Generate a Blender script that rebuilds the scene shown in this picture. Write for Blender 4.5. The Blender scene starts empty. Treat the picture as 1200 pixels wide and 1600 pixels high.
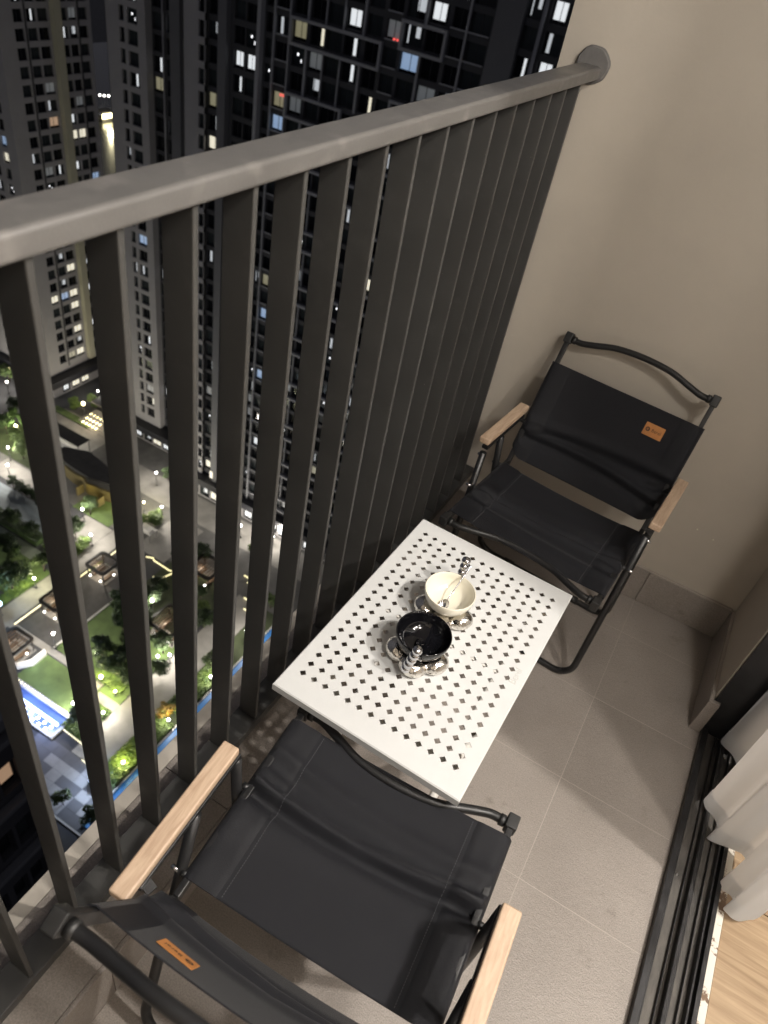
import bpy, bmesh, math, random
from mathutils import Vector, Matrix
R = math.radians
random.seed(7)
S = bpy.context.scene
COL = S.collection

# ------------------------------------------------------------------ camera
CAMZ = 1.644
cd = bpy.data.cameras.new('camera'); cam = bpy.data.objects.new('camera', cd); COL.objects.link(cam)
right = Vector((0.85670435, 0.48832229, 0.16612946))
down = Vector((0.4336853, -0.50756439, -0.74451021))
fwd = Vector((-0.27923953, 0.70987304, -0.64661082))
M = Matrix.Identity(4)
for i in range(3):
    M[i][0] = right[i]; M[i][1] = -down[i]; M[i][2] = -fwd[i]
M.translation = (0, 0, CAMZ)
cam.matrix_world = M
cd.sensor_fit = 'VERTICAL'; cd.sensor_height = 36.0; cd.lens = 1142.7265 / 1600 * 36.0
cd.dof.use_dof = True; cd.dof.focus_distance = 1.45; cd.dof.aperture_fstop = 5.6
cd.clip_start = 0.02; cd.clip_end = 3000
S.camera = cam
S.render.resolution_x = 768; S.render.resolution_y = 1024

# ------------------------------------------------------------------ night sky, moon, exposure
w = bpy.data.worlds.new('World'); S.world = w; w.use_nodes = True
nt = w.node_tree; nt.nodes.clear()
out = nt.nodes.new('ShaderNodeOutputWorld'); add = nt.nodes.new('ShaderNodeAddShader')
sky = nt.nodes.new('ShaderNodeTexSky'); sky.sky_type = 'NISHITA'; sky.sun_disc = False
sky.sun_elevation = R(-4); sky.sun_rotation = R(120)
b1 = nt.nodes.new('ShaderNodeBackground'); b1.inputs[1].default_value = 0.05
b2 = nt.nodes.new('ShaderNodeBackground'); b2.inputs[0].default_value = (0.86, 0.86, 1.0, 1); b2.inputs[1].default_value = 0.095
nt.links.new(sky.outputs[0], b1.inputs[0]); nt.links.new(b1.outputs[0], add.inputs[0]); nt.links.new(b2.outputs[0], add.inputs[1])
nt.links.new(add.outputs[0], out.inputs[0])
sl = bpy.data.lights.new('moon', 'SUN'); sl.energy = 0.03; sl.angle = R(3); sl.color = (0.8, 0.88, 1.0)
so = bpy.data.objects.new('moon', sl); COL.objects.link(so); so.rotation_euler = (R(35), R(10), R(60))
S.view_settings.view_transform = 'Standard'; S.view_settings.look = 'None'
S.view_settings.exposure = 0.0; S.view_settings.gamma = 1.0; S.view_settings.use_curve_mapping = False
S.cycles.use_denoising = True
S.cycles.max_bounces = 6; S.cycles.diffuse_bounces = 4; S.cycles.glossy_bounces = 3; S.cycles.transmission_bounces = 4
S.cycles.sample_clamp_indirect = 4.0
ROOM_POWER = 188.0

def point_light(name, loc, power, color, radius, parent=None):
    l = bpy.data.lights.new(name, 'POINT'); l.energy = power; l.color = color; l.shadow_soft_size = radius
    o = bpy.data.objects.new(name, l); COL.objects.link(o); o.location = loc
    if parent is not None: o.parent = parent
    return o

# ------------------------------------------------------------------ materials
def newmat(name):
    m = bpy.data.materials.new(name); m.use_nodes = True
    t = m.node_tree; return m, t, t.nodes['Principled BSDF']
def nd(t, kind, **kw):
    n = t.nodes.new(kind)
    for k, v in kw.items():
        if k.startswith('i_'):
            key = k[2:]
            n.inputs[int(key) if key.isdigit() else key].default_value = v
        else: setattr(n, k, v)
    return n
def mat(name, col, rough=0.6, metal=0.0, var=0.0, vscale=4.0, bump=0.0, bscale=200.0, stretch=None, col2=None, coat=0.0, rvar=0.0, spec=None):
    m, t, p = newmat(name)
    c = (*col, 1); p.inputs['Base Color'].default_value = c
    p.inputs['Roughness'].default_value = rough; p.inputs['Metallic'].default_value = metal
    if coat: p.inputs['Coat Weight'].default_value = coat; p.inputs['Coat Roughness'].default_value = 0.06
    if spec is not None: p.inputs['Specular IOR Level'].default_value = spec
    tc = nd(t, 'ShaderNodeTexCoord'); src = tc.outputs['Object']
    if stretch:
        mp = nd(t, 'ShaderNodeMapping'); mp.inputs['Scale'].default_value = stretch
        t.links.new(src, mp.inputs[0]); src = mp.outputs[0]
    if var or col2 or rvar:
        n = nd(t, 'ShaderNodeTexNoise', i_Scale=vscale, i_Detail=6.0, i_Roughness=0.62); t.links.new(src, n.inputs['Vector'])
        r = nd(t, 'ShaderNodeValToRGB')
        a = col2 if col2 else tuple(max(0, x * (1 - var)) for x in col)
        b = col if col2 else tuple(min(1, x * (1 + var)) for x in col)
        r.color_ramp.elements[0].color = (*a, 1); r.color_ramp.elements[1].color = (*b, 1)
        r.color_ramp.elements[0].position = 0.32; r.color_ramp.elements[1].position = 0.68
        t.links.new(n.outputs[0], r.inputs[0])
        if var or col2: t.links.new(r.outputs[0], p.inputs['Base Color'])
        if rvar:
            mr = nd(t, 'ShaderNodeMapRange'); mr.inputs[1].default_value = 0.3; mr.inputs[2].default_value = 0.7
            mr.inputs[3].default_value = max(0.02, rough - rvar); mr.inputs[4].default_value = min(1, rough + rvar)
            t.links.new(n.outputs[0], mr.inputs[0]); t.links.new(mr.outputs[0], p.inputs['Roughness'])
    if bump:
        n2 = nd(t, 'ShaderNodeTexNoise', i_Scale=bscale, i_Detail=3.0); t.links.new(src, n2.inputs['Vector'])
        b = nd(t, 'ShaderNodeBump', i_Strength=bump, i_Distance=0.002); t.links.new(n2.outputs[0], b.inputs['Height'])
        t.links.new(b.outputs[0], p.inputs['Normal'])
    return m
def emit(name, col, strength, base=(0.5, 0.5, 0.5)):
    m, t, p = newmat(name)
    p.inputs['Base Color'].default_value = (*base, 1); p.inputs['Roughness'].default_value = 0.5
    p.inputs['Emission Color'].default_value = (*col, 1); p.inputs['Emission Strength'].default_value = strength
    m.cycles.emission_sampling = 'NONE'
    return m

def tile_material():
    m, t, p = newmat('grey_stone_tile')
    tc = nd(t, 'ShaderNodeTexCoord'); oi = nd(t, 'ShaderNodeObjectInfo'); geo = nd(t, 'ShaderNodeNewGeometry')
    pos = geo.outputs['Position']
    n1 = nd(t, 'ShaderNodeTexNoise', i_Scale=3.2, i_Detail=5.0); t.links.new(pos, n1.inputs['Vector'])
    n2 = nd(t, 'ShaderNodeTexNoise', i_Scale=330.0, i_Detail=2.0); t.links.new(pos, n2.inputs['Vector'])
    n3 = nd(t, 'ShaderNodeTexNoise', i_Scale=90.0, i_Detail=3.0); t.links.new(pos, n3.inputs['Vector'])
    r1 = nd(t, 'ShaderNodeValToRGB')
    r1.color_ramp.elements[0].color = (0.230, 0.203, 0.180, 1); r1.color_ramp.elements[1].color = (0.300, 0.267, 0.238, 1)
    r1.color_ramp.elements[0].position = 0.3; r1.color_ramp.elements[1].position = 0.7
    t.links.new(n1.outputs[0], r1.inputs[0])
    r2 = nd(t, 'ShaderNodeValToRGB')
    r2.color_ramp.elements[0].color = (0.82, 0.82, 0.82, 1); r2.color_ramp.elements[1].color = (1.18, 1.18, 1.18, 1)
    r2.color_ramp.elements[0].position = 0.3; r2.color_ramp.elements[1].position = 0.72
    t.links.new(n2.outputs[0], r2.inputs[0])
    mx = nd(t, 'ShaderNodeMix', data_type='RGBA', blend_type='MULTIPLY'); mx.inputs[0].default_value = 1.0
    t.links.new(r1.outputs[0], mx.inputs[6]); t.links.new(r2.outputs[0], mx.inputs[7])
    vr = nd(t, 'ShaderNodeMapRange'); vr.inputs[3].default_value = 0.94; vr.inputs[4].default_value = 1.06
    t.links.new(oi.outputs['Random'], vr.inputs[0])
    mv = nd(t, 'ShaderNodeMix', data_type='RGBA', blend_type='MULTIPLY'); mv.inputs[0].default_value = 1.0
    cc = nd(t, 'ShaderNodeCombineColor')
    for i in range(3): t.links.new(vr.outputs[0], cc.inputs[i])
    t.links.new(mx.outputs[2], mv.inputs[6]); t.links.new(cc.outputs[0], mv.inputs[7])
    # worn dirty spots
    n4 = nd(t, 'ShaderNodeTexNoise', i_Scale=7.5, i_Detail=8.0, i_Roughness=0.75); t.links.new(pos, n4.inputs['Vector'])
    r4 = nd(t, 'ShaderNodeValToRGB'); r4.color_ramp.elements[0].position = 0.585; r4.color_ramp.elements[1].position = 0.80
    t.links.new(n4.outputs[0], r4.inputs[0])
    md = nd(t, 'ShaderNodeMix', data_type='RGBA'); t.links.new(r4.outputs[0], md.inputs[0]); t.links.new(mv.outputs[2], md.inputs[6])
    md.inputs[7].default_value = (0.11, 0.092, 0.078, 1)
    t.links.new(md.outputs[2], p.inputs['Base Color'])
    p.inputs['Roughness'].default_value = 0.46
    ma = nd(t, 'ShaderNodeMath', operation='ADD'); t.links.new(n2.outputs[0], ma.inputs[0]); t.links.new(n3.outputs[0], ma.inputs[1])
    b = nd(t, 'ShaderNodeBump', i_Strength=0.6, i_Distance=0.0016); t.links.new(ma.outputs[0], b.inputs['Height'])
    t.links.new(b.outputs[0], p.inputs['Normal'])
    return m
def fabric_material():
    m, t, p = newmat('black_oxford_fabric')
    tc = nd(t, 'ShaderNodeTexCoord'); src = tc.outputs['Object']
    n = nd(t, 'ShaderNodeTexNoise', i_Scale=6.0, i_Detail=4.0); t.links.new(src, n.inputs['Vector'])
    r = nd(t, 'ShaderNodeValToRGB')
    r.color_ramp.elements[0].color = (0.0060, 0.0063, 0.0082, 1); r.color_ramp.elements[1].color = (0.0098, 0.0102, 0.0128, 1)
    t.links.new(n.outputs[0], r.inputs[0]); t.links.new(r.outputs[0], p.inputs['Base Color'])
    p.inputs['Specular IOR Level'].default_value = 0.17
    p.inputs['Roughness'].default_value = 0.60; p.inputs['Sheen Weight'].default_value = 0.05; p.inputs['Sheen Roughness'].default_value = 0.5
    w1 = nd(t, 'ShaderNodeTexWave', i_Scale=330.0); w1.bands_direction = 'X'; t.links.new(src, w1.inputs['Vector'])
    w2 = nd(t, 'ShaderNodeTexWave', i_Scale=330.0); w2.bands_direction = 'Y'; t.links.new(src, w2.inputs['Vector'])
    nz = nd(t, 'ShaderNodeTexNoise', i_Scale=450.0, i_Detail=2.0); t.links.new(src, nz.inputs['Vector'])
    a = nd(t, 'ShaderNodeMath', operation='ADD'); t.links.new(w1.outputs[0], a.inputs[0]); t.links.new(w2.outputs[0], a.inputs[1])
    a2 = nd(t, 'ShaderNodeMath', operation='ADD'); t.links.new(a.outputs[0], a2.inputs[0]); t.links.new(nz.outputs[0], a2.inputs[1])
    b = nd(t, 'ShaderNodeBump', i_Strength=0.35, i_Distance=0.0006); t.links.new(a2.outputs[0], b.inputs['Height'])
    t.links.new(b.outputs[0], p.inputs['Normal'])
    return m
def wood_material(name, c1, c2, scale, stretch, rough=0.5, mix=0.5):
    m, t, p = newmat(name)
    tc = nd(t, 'ShaderNodeTexCoord'); mp = nd(t, 'ShaderNodeMapping'); mp.inputs['Scale'].default_value = stretch
    oi = nd(t, 'ShaderNodeObjectInfo'); cm = nd(t, 'ShaderNodeCombineXYZ')
    t.links.new(oi.outputs['Random'], cm.inputs[2])
    sc = nd(t, 'ShaderNodeVectorMath', operation='SCALE'); sc.inputs['Scale'].default_value = 37.0; t.links.new(cm.outputs[0], sc.inputs[0])
    t.links.new(sc.outputs[0], mp.inputs['Location'])
    t.links.new(tc.outputs['Object'], mp.inputs[0])
    n = nd(t, 'ShaderNodeTexNoise', i_Scale=scale, i_Detail=7.0, i_Roughness=0.65, i_Distortion=0.6); t.links.new(mp.outputs[0], n.inputs['Vector'])
    r = nd(t, 'ShaderNodeValToRGB'); r.color_ramp.elements[0].color = (*c1, 1); r.color_ramp.elements[1].color = (*c2, 1)
    r.color_ramp.elements[0].position = mix - 0.2; r.color_ramp.elements[1].position = mix + 0.15
    t.links.new(n.outputs[0], r.inputs[0]); t.links.new(r.outputs[0], p.inputs['Base Color'])
    p.inputs['Roughness'].default_value = rough
    b = nd(t, 'ShaderNodeBump', i_Strength=0.15, i_Distance=0.001); t.links.new(n.outputs[0], b.inputs['Height']); t.links.new(b.outputs[0], p.inputs['Normal'])
    return m
def worn_paint_material():
    m, t, p = newmat('worn_white_threshold')
    geo = nd(t, 'ShaderNodeNewGeometry')
    n = nd(t, 'ShaderNodeTexNoise', i_Scale=13.0, i_Detail=9.0, i_Roughness=0.7); t.links.new(geo.outputs['Position'], n.inputs['Vector'])
    r = nd(t, 'ShaderNodeValToRGB'); e = r.color_ramp.elements
    e[0].color = (0.16, 0.10, 0.06, 1); e[1].color = (0.70, 0.66, 0.58, 1); e[0].position = 0.455; e[1].position = 0.485
    t.links.new(n.outputs[0], r.inputs[0]); t.links.new(r.outputs[0], p.inputs['Base Color']); p.inputs['Roughness'].default_value = 0.6
    b = nd(t, 'ShaderNodeBump', i_Strength=0.5, i_Distance=0.002); t.links.new(n.outputs[0], b.inputs['Height']); t.links.new(b.outputs[0], p.inputs['Normal'])
    return m
def leaf_material(name, a, b):
    m, t, p = newmat(name)
    geo = nd(t, 'ShaderNodeNewGeometry'); n = nd(t, 'ShaderNodeTexNoise', i_Scale=0.9, i_Detail=3.0); t.links.new(geo.outputs['Position'], n.inputs['Vector'])
    r = nd(t, 'ShaderNodeValToRGB'); r.color_ramp.elements[0].color = (*a, 1); r.color_ramp.elements[1].color = (*b, 1)
    r.color_ramp.elements[0].position = 0.35; r.color_ramp.elements[1].position = 0.65
    t.links.new(n.outputs[0], r.inputs[0]); t.links.new(r.outputs[0], p.inputs['Base Color']); p.inputs['Roughness'].default_value = 0.6
    return m

MT = dict(
    tile=tile_material(), fabric=fabric_material(),
    grout=mat('pale_grout', (0.37, 0.33, 0.29), 0.85, bump=0.3),
    wall=mat('beige_wall_paint', (0.45, 0.405, 0.342), 0.72, var=0.05, vscale=3.2, bump=0.22, bscale=110),
    roomwall=mat('room_wall_paint', (0.50, 0.47, 0.43), 0.8),
    ceiling=mat('ceiling_paint', (0.5, 0.48, 0.46), 0.8),
    cap=mat('cream_curb_edge', (0.46, 0.42, 0.36), 0.7, var=0.08, vscale=9, bump=0.2),
    sealant=mat('grey_sealant', (0.12, 0.115, 0.11), 0.7, var=0.1, vscale=60, bump=0.5, bscale=90),
    rail=mat('dark_grey_rail_paint', (0.098, 0.094, 0.089), 0.42, var=0.07, vscale=14, bump=0.12, bscale=500, rvar=0.08),
    bar=mat('dark_grey_bar_paint', (0.043, 0.0425, 0.040), 0.5, var=0.08, vscale=10, bump=0.12, bscale=500, rvar=0.08),
    blackmetal=mat('black_powder_coat', (0.010, 0.010, 0.0105), 0.38, bump=0.10, bscale=700, rvar=0.06, vscale=25),
    plastic=mat('black_plastic', (0.011, 0.011, 0.011), 0.5, bump=0.1, bscale=500),
    steel=mat('bright_rivet_steel', (0.6, 0.6, 0.6), 0.25, 1.0),
    beech=wood_material('beech_wood', (0.36, 0.245, 0.165), (0.53, 0.395, 0.28), 14.0, (9.0, 1.1, 9.0), 0.5),
    white=mat('white_powder_coat', (0.605, 0.61, 0.60), 0.42, var=0.03, vscale=11, bump=0.08, bscale=400),
    whiteleg=mat('white_leg_paint', (0.66, 0.64, 0.60), 0.4),
    emboss=mat('embossed_letter_edge', (0.56, 0.56, 0.53), 0.5),
    chrome=mat('polished_silver_glaze', (0.72, 0.69, 0.64), 0.10, 1.0, bump=0.9, bscale=120),
    spoonsteel=mat('spoon_steel', (0.62, 0.62, 0.64), 0.12, 1.0),
    ceramic=mat('cream_ceramic', (0.74, 0.70, 0.58), 0.16, coat=0.6),
    blackglaze=mat('black_glaze', (0.003, 0.003, 0.004), 0.05, spec=0.42),
    leather=mat('tan_leather', (0.40, 0.165, 0.045), 0.6, var=0.12, vscale=60, bump=0.3),
    leatherink=mat('burnt_print', (0.045, 0.018, 0.008), 0.7),
    stitch=mat('stitch_thread', (0.060, 0.060, 0.064), 0.8),
    hem=mat('fabric_hem', (0.0095, 0.0098, 0.0118), 0.66, spec=0.2, bump=0.3, bscale=900),
    alu=mat('black_anodised_aluminium', (0.030, 0.030, 0.032), 0.42, 0.3, col2=(0.016, 0.016, 0.017), vscale=20, rvar=0.1),
    dusty=mat('dusty_track_floor', (0.115, 0.105, 0.092), 0.7, col2=(0.022, 0.021, 0.020), vscale=17, bump=0.4, stretch=(1, 0.25, 1)),
    threshold=worn_paint_material(),
    oak=wood_material('oak_floor_plank', (0.20, 0.130, 0.072), (0.40, 0.29, 0.18), 4.0, (0.55, 11.0, 11.0), 0.45),
    # the city
    facade=mat('tower_grey_paint', (0.29, 0.28, 0.285), 0.8, var=0.05, vscale=0.3),
    facadewarm=mat('tower_beige_fin', (0.42, 0.40, 0.30), 0.8, var=0.05, vscale=0.4),
    facadedark=mat('tower_dark_paint', (0.045, 0.045, 0.050), 0.75, var=0.1, vscale=0.3),
    shaft=mat('tower_mid_grey', (0.12, 0.12, 0.128), 0.7, var=0.06, vscale=0.3),
    framegrey=mat('tower_frame_grey', (0.30, 0.30, 0.315), 0.75),
    winframe=mat('window_frame_dark', (0.03, 0.03, 0.033), 0.5),
    glass=mat('dark_window_glass', (0.007, 0.008, 0.010), 0.09, spec=0.35),
    glassteal=mat('curtained_window_glass', (0.030, 0.036, 0.038), 0.2, spec=0.4),
    podium=mat('podium_black_fascia', (0.020, 0.020, 0.024), 0.4),
    concrete=mat('pale_paving', (0.22, 0.21, 0.195), 0.85, var=0.18, vscale=0.35),
    concrete2=mat('mid_paving', (0.10, 0.097, 0.094), 0.85, var=0.2, vscale=0.4),
    darkpave=mat('dark_paving', (0.045, 0.043, 0.042), 0.7, var=0.25, vscale=0.6),
    asphalt=mat('asphalt', (0.045, 0.045, 0.048), 0.9, var=0.2, vscale=0.2),
    court=mat('sports_court_blue_grey', (0.16, 0.185, 0.20), 0.8, var=0.3, vscale=0.25, stretch=(0.5, 2, 1)),
    court2=mat('sports_court_green', (0.15, 0.17, 0.135), 0.8, var=0.12, vscale=0.3),
    lawn=mat('lawn_grass', (0.075, 0.115, 0.034), 0.9, var=0.25, vscale=0.5),
    soil=mat('planting_soil', (0.035, 0.045, 0.02), 0.95, var=0.3, vscale=0.6),
    slablight=mat('plaza_slab_light', (0.22, 0.215, 0.22), 0.7, var=0.1, vscale=1),
    slabdark=mat('plaza_slab_dark', (0.075, 0.075, 0.085), 0.7, var=0.1, vscale=1),
    bark=mat('bark', (0.06, 0.045, 0.035), 0.9),
    leafa=leaf_material('leaf_dark', (0.018, 0.034, 0.012), (0.05, 0.085, 0.025)),
    leafb=leaf_material('leaf_mid', (0.035, 0.06, 0.016), (0.085, 0.125, 0.035)),
    hedge=leaf_material('hedge_leaf', (0.04, 0.075, 0.015), (0.10, 0.15, 0.03)),
    autumn=leaf_material('leaf_lamplit_orange', (0.25, 0.13, 0.01), (0.10, 0.11, 0.02)),  # yellow lamp light on the shrub put into its leaf colour
    pooltile=mat('pool_blue_tile', (0.06, 0.10, 0.24), 0.3, var=0.15, vscale=1.5),
    coping=mat('pool_coping_stone', (0.42, 0.41, 0.39), 0.7),
    pavroof=mat('pavilion_black_roof', (0.018, 0.015, 0.013), 0.5),
    pavwood=mat('pavilion_wood', (0.09, 0.055, 0.03), 0.6, var=0.2, vscale=2),
    mustard=mat('mustard_render', (0.13, 0.105, 0.04), 0.8, var=0.15, vscale=0.5),
    kiosk=mat('white_canvas', (0.6, 0.58, 0.54), 0.7),
    lampmetal=mat('lamp_post_metal', (0.09, 0.09, 0.09), 0.5),
    lake=mat('lake_water', (0.012, 0.012, 0.010), 0.22),
    bulbw=emit('lamp_globe_white', (1.0, 0.97, 0.90), 9.0),
    bulby=emit('lamp_globe_yellow', (1.0, 0.86, 0.42), 7.0),
    stripy=emit('light_strip_yellow', (1.0, 0.87, 0.42), 1.6),
    bulbb=emit('lamp_globe_blue', (0.50, 0.66, 1.0), 5.0),
    bulbs=emit('room_lamp_glow', (0.95, 0.96, 1.0), 2.2), litdim=emit('lit_window_faint', (0.55, 0.60, 0.62), 0.10),
    litw=emit('lit_window_white', (0.93, 0.97, 1.0), 0.80), lits=emit('lit_window_dim_white', (0.85, 0.90, 0.95), 0.5),
    lity=emit('lit_window_cream', (1.0, 0.93, 0.72), 0.8), lito=emit('lit_window_orange', (1.0, 0.62, 0.36), 0.30),
    litwm=emit('lit_window_olive', (0.75, 0.68, 0.38), 0.22), litb=emit('lit_window_blue', (0.42, 0.62, 0.95), 0.45),
    red=emit('red_indicator', (1.0, 0.1, 0.08), 1.2),
    downlight=emit('downlight_lens', (1.0, 0.86, 0.68), 8.0),
)
def curtain_material():
    m, t, p = newmat('cream_curtain_cloth')
    p.inputs['Base Color'].default_value = (0.90, 0.915, 0.93, 1); p.inputs['Roughness'].default_value = 0.85
    tr = nd(t, 'ShaderNodeBsdfTranslucent'); tr.inputs[0].default_value = (0.90, 0.91, 0.92, 1)
    mx = nd(t, 'ShaderNodeMixShader'); mx.inputs[0].default_value = 0.62
    o = t.nodes['Material Output']
    t.links.new(p.outputs[0], mx.inputs[1]); t.links.new(tr.outputs[0], mx.inputs[2]); t.links.new(mx.outputs[0], o.inputs[0])
    tc = nd(t, 'ShaderNodeTexCoord'); n = nd(t, 'ShaderNodeTexNoise', i_Scale=600.0); t.links.new(tc.outputs['Object'], n.inputs['Vector'])
    b = nd(t, 'ShaderNodeBump', i_Strength=0.25, i_Distance=0.0006); t.links.new(n.outputs[0], b.inputs['Height']); t.links.new(b.outputs[0], p.inputs['Normal'])
    return m
MT['curtain'] = curtain_material()

def add_specks(m, scale, lo, hi, col):
    t = m.node_tree; p = t.nodes['Principled BSDF']; link_ = p.inputs['Base Color'].links[0]; src = link_.from_socket
    geo = nd(t, 'ShaderNodeNewGeometry'); n = nd(t, 'ShaderNodeTexNoise', i_Scale=scale, i_Detail=3.0); t.links.new(geo.outputs['Position'], n.inputs['Vector'])
    n2 = nd(t, 'ShaderNodeTexNoise', i_Scale=9.0, i_Detail=3.0); t.links.new(geo.outputs['Position'], n2.inputs['Vector'])
    ad = nd(t, 'ShaderNodeMath', operation='MULTIPLY_ADD'); t.links.new(n2.outputs[0], ad.inputs[0]); ad.inputs[1].default_value = 0.35; t.links.new(n.outputs[0], ad.inputs[2])
    mr = nd(t, 'ShaderNodeMapRange'); mr.inputs[1].default_value = lo; mr.inputs[2].default_value = hi; t.links.new(ad.outputs[0], mr.inputs[0])
    mx = nd(t, 'ShaderNodeMix', data_type='RGBA'); t.links.new(mr.outputs[0], mx.inputs[0]); t.links.new(src, mx.inputs[6]); mx.inputs[7].default_value = (*col, 1)
    t.links.new(mx.outputs[2], p.inputs['Base Color'])
add_specks(MT['rail'], 150.0, 0.95, 0.99, (0.42, 0.40, 0.37))
add_specks(MT['rail'], 22.0, 0.76, 1.05, (0.17, 0.16, 0.15))
add_specks(MT['bar'], 30.0, 0.80, 1.1, (0.060, 0.058, 0.055))
add_specks(MT['bar'], 240.0, 0.96, 1.0, (0.25, 0.24, 0.22))
add_specks(MT['alu'], 190.0, 0.92, 0.98, (0.22, 0.20, 0.18))

# ------------------------------------------------------------------ mesh helpers
class MB:
    def __init__(s): s.v = []; s.f = []; s.m = []
    def box(s, x0, x1, y0, y1, z0, z1, m=0):
        b = len(s.v)
        s.v += [(x0,y0,z0),(x1,y0,z0),(x1,y1,z0),(x0,y1,z0),(x0,y0,z1),(x1,y0,z1),(x1,y1,z1),(x0,y1,z1)]
        for q in ((3,2,1,0),(4,5,6,7),(0,1,5,4),(1,2,6,5),(2,3,7,6),(3,0,4,7)): s.f.append([b+i for i in q]); s.m.append(m)
        return s
    def quad(s, a, b, c, d, m=0):
        n = len(s.v); s.v += [a, b, c, d]; s.f.append([n, n+1, n+2, n+3]); s.m.append(m); return s
    def bar(s, p, q, wx, wz, up=(0,0,1), m=0):
        p = Vector(p); q = Vector(q); d = (q-p).normalized(); u = Vector(up)
        a = d.cross(u).normalized(); c = a.cross(d).normalized(); b = len(s.v)
        for o in (p, q):
            for i, j in ((-1,-1),(1,-1),(1,1),(-1,1)): s.v.append(tuple(o + a*(i*wx/2) + c*(j*wz/2)))
        for k in ((3,2,1,0),(4,5,6,7),(0,1,5,4),(1,2,6,5),(2,3,7,6),(3,0,4,7)): s.f.append([b+i for i in k]); s.m.append(m)
        return s
    def tube(s, path, r, seg=14, m=0, cap=True, radii=None, closed=False):
        P = [Vector(p) for p in path]; n = len(P); b = len(s.v); prev = None
        for i in range(n):
            if closed: d = (P[(i+1) % n] - P[i-1]).normalized()
            else: d = (P[min(i+1, n-1)] - P[max(i-1, 0)]).normalized()
            if prev is None:
                a = d.cross(Vector((0,0,1)))
                if a.length < 1e-3: a = d.cross(Vector((1,0,0)))
            else: a = prev - d*prev.dot(d)
            a.normalize(); prev = a; c = d.cross(a); rr = radii[i] if radii else r
            for k in range(seg):
                t = 2*math.pi*k/seg; s.v.append(tuple(P[i] + a*(rr*math.cos(t)) + c*(rr*math.sin(t))))
        for i in range(n if closed else n-1):
            j = (i+1) % n
            for k in range(seg):
                k2 = (k+1) % seg; s.f.append([b+i*seg+k, b+i*seg+k2, b+j*seg+k2, b+j*seg+k]); s.m.append(m)
        if cap and not closed:
            s.f.append([b+k for k in range(seg)][::-1]); s.m.append(m)
            s.f.append([b+(n-1)*seg+k for k in range(seg)]); s.m.append(m)
        return s
    def lathe(s, prof, cx, cy, seg=32, m=0, cz=0.0):
        b = len(s.v); n = len(prof)
        for r, z in prof:
            for k in range(seg):
                t = 2*math.pi*k/seg; s.v.append((cx + r*math.cos(t), cy + r*math.sin(t), cz + z))
        for i in range(n-1):
            for k in range(seg):
                k2 = (k+1) % seg; s.f.append([b+i*seg+k, b+i*seg+k2, b+(i+1)*seg+k2, b+(i+1)*seg+k]); s.m.append(m)
        return s
    def ball(s, c, rx, ry, rz, seg=16, rings=10, m=0, jit=0.0):
        prof = []; b = len(s.v)
        for i in range(rings+1):
            a = math.pi*i/rings
            for k in range(seg):
                t = 2*math.pi*k/seg; q = 1 + jit*random.uniform(-1, 1)
                s.v.append((c[0]+rx*q*math.sin(a)*math.cos(t), c[1]+ry*q*math.sin(a)*math.sin(t), c[2]-rz*math.cos(a)))
        for i in range(rings):
            for k in range(seg):
                k2 = (k+1) % seg; s.f.append([b+i*seg+k, b+i*seg+k2, b+(i+1)*seg+k2, b+(i+1)*seg+k]); s.m.append(m)
        return s
    def prism(s, pts, z0, z1, m=0):
        n = len(pts); b = len(s.v)
        s.v += [(x, y, z0) for x, y in pts] + [(x, y, z1) for x, y in pts]
        s.f.append([b+i for i in range(n)][::-1]); s.f.append([b+n+i for i in range(n)]); s.m += [m, m]
        for i in range(n):
            j = (i+1) % n; s.f.append([b+i, b+j, b+n+j, b+n+i]); s.m.append(m)
        return s
    def mesh(s, name, mats, smooth=False):
        me = bpy.data.meshes.new(name); me.from_pydata([tuple(v) for v in s.v], [], s.f)
        mats = mats if isinstance(mats, (list, tuple)) else [mats]
        for m in mats: me.materials.append(MT[m] if isinstance(m, str) else m)
        if len(mats) > 1: me.polygons.foreach_set('material_index', s.m)
        if smooth: me.polygons.foreach_set('use_smooth', [True]*len(me.polygons))
        me.update(); return me
    def build(s, name, mats, parent=None, smooth=False, bevel=0.0, bseg=2, clean=False):
        me = s.mesh(name, mats, smooth)
        if clean:
            bm = bmesh.new(); bm.from_mesh(me); bmesh.ops.remove_doubles(bm, verts=bm.verts, dist=1e-5)
            bmesh.ops.recalc_face_normals(bm, faces=bm.faces); bm.to_mesh(me); bm.free()
        o = link(name, me, parent)
        if bevel:
            md = o.modifiers.new('bevel', 'BEVEL'); md.width = bevel; md.segments = bseg; md.limit_method = 'ANGLE'; md.harden_normals = False
            me.polygons.foreach_set('use_smooth', [True]*len(me.polygons))
            md2 = o.modifiers.new('wn', 'WEIGHTED_NORMAL')
        return o
def link(name, data, parent=None, loc=None):
    o = bpy.data.objects.new(name, data); COL.objects.link(o)
    if parent is not None: o.parent = parent
    if loc is not None: o.location = loc
    return o
def tag(o, label, cat, group=None):
    o['label'] = label; o['category'] = cat
    if group: o['group'] = group
    return o
def struct(o): o['kind'] = 'structure'; return o
def thing(name, label, cat, loc=(0,0,0), rz=0.0, group=None):
    o = link(name, None, None, loc); o.empty_display_size = 0.1; o.rotation_euler = (0, 0, rz); return tag(o, label, cat, group)
def smooth_path(pts, n=8):
    P = [Vector(p) for p in pts]; o = []
    for i in range(len(P)-1):
        p0 = P[max(i-1, 0)]; p1 = P[i]; p2 = P[i+1]; p3 = P[min(i+2, len(P)-1)]
        for k in range(n):
            t = k/n
            o.append(0.5*((2*p1) + (p2-p0)*t + (2*p0-5*p1+4*p2-p3)*t*t + (3*p1-p0-3*p2+p3)*t**3))
    o.append(P[-1]); return o
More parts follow.
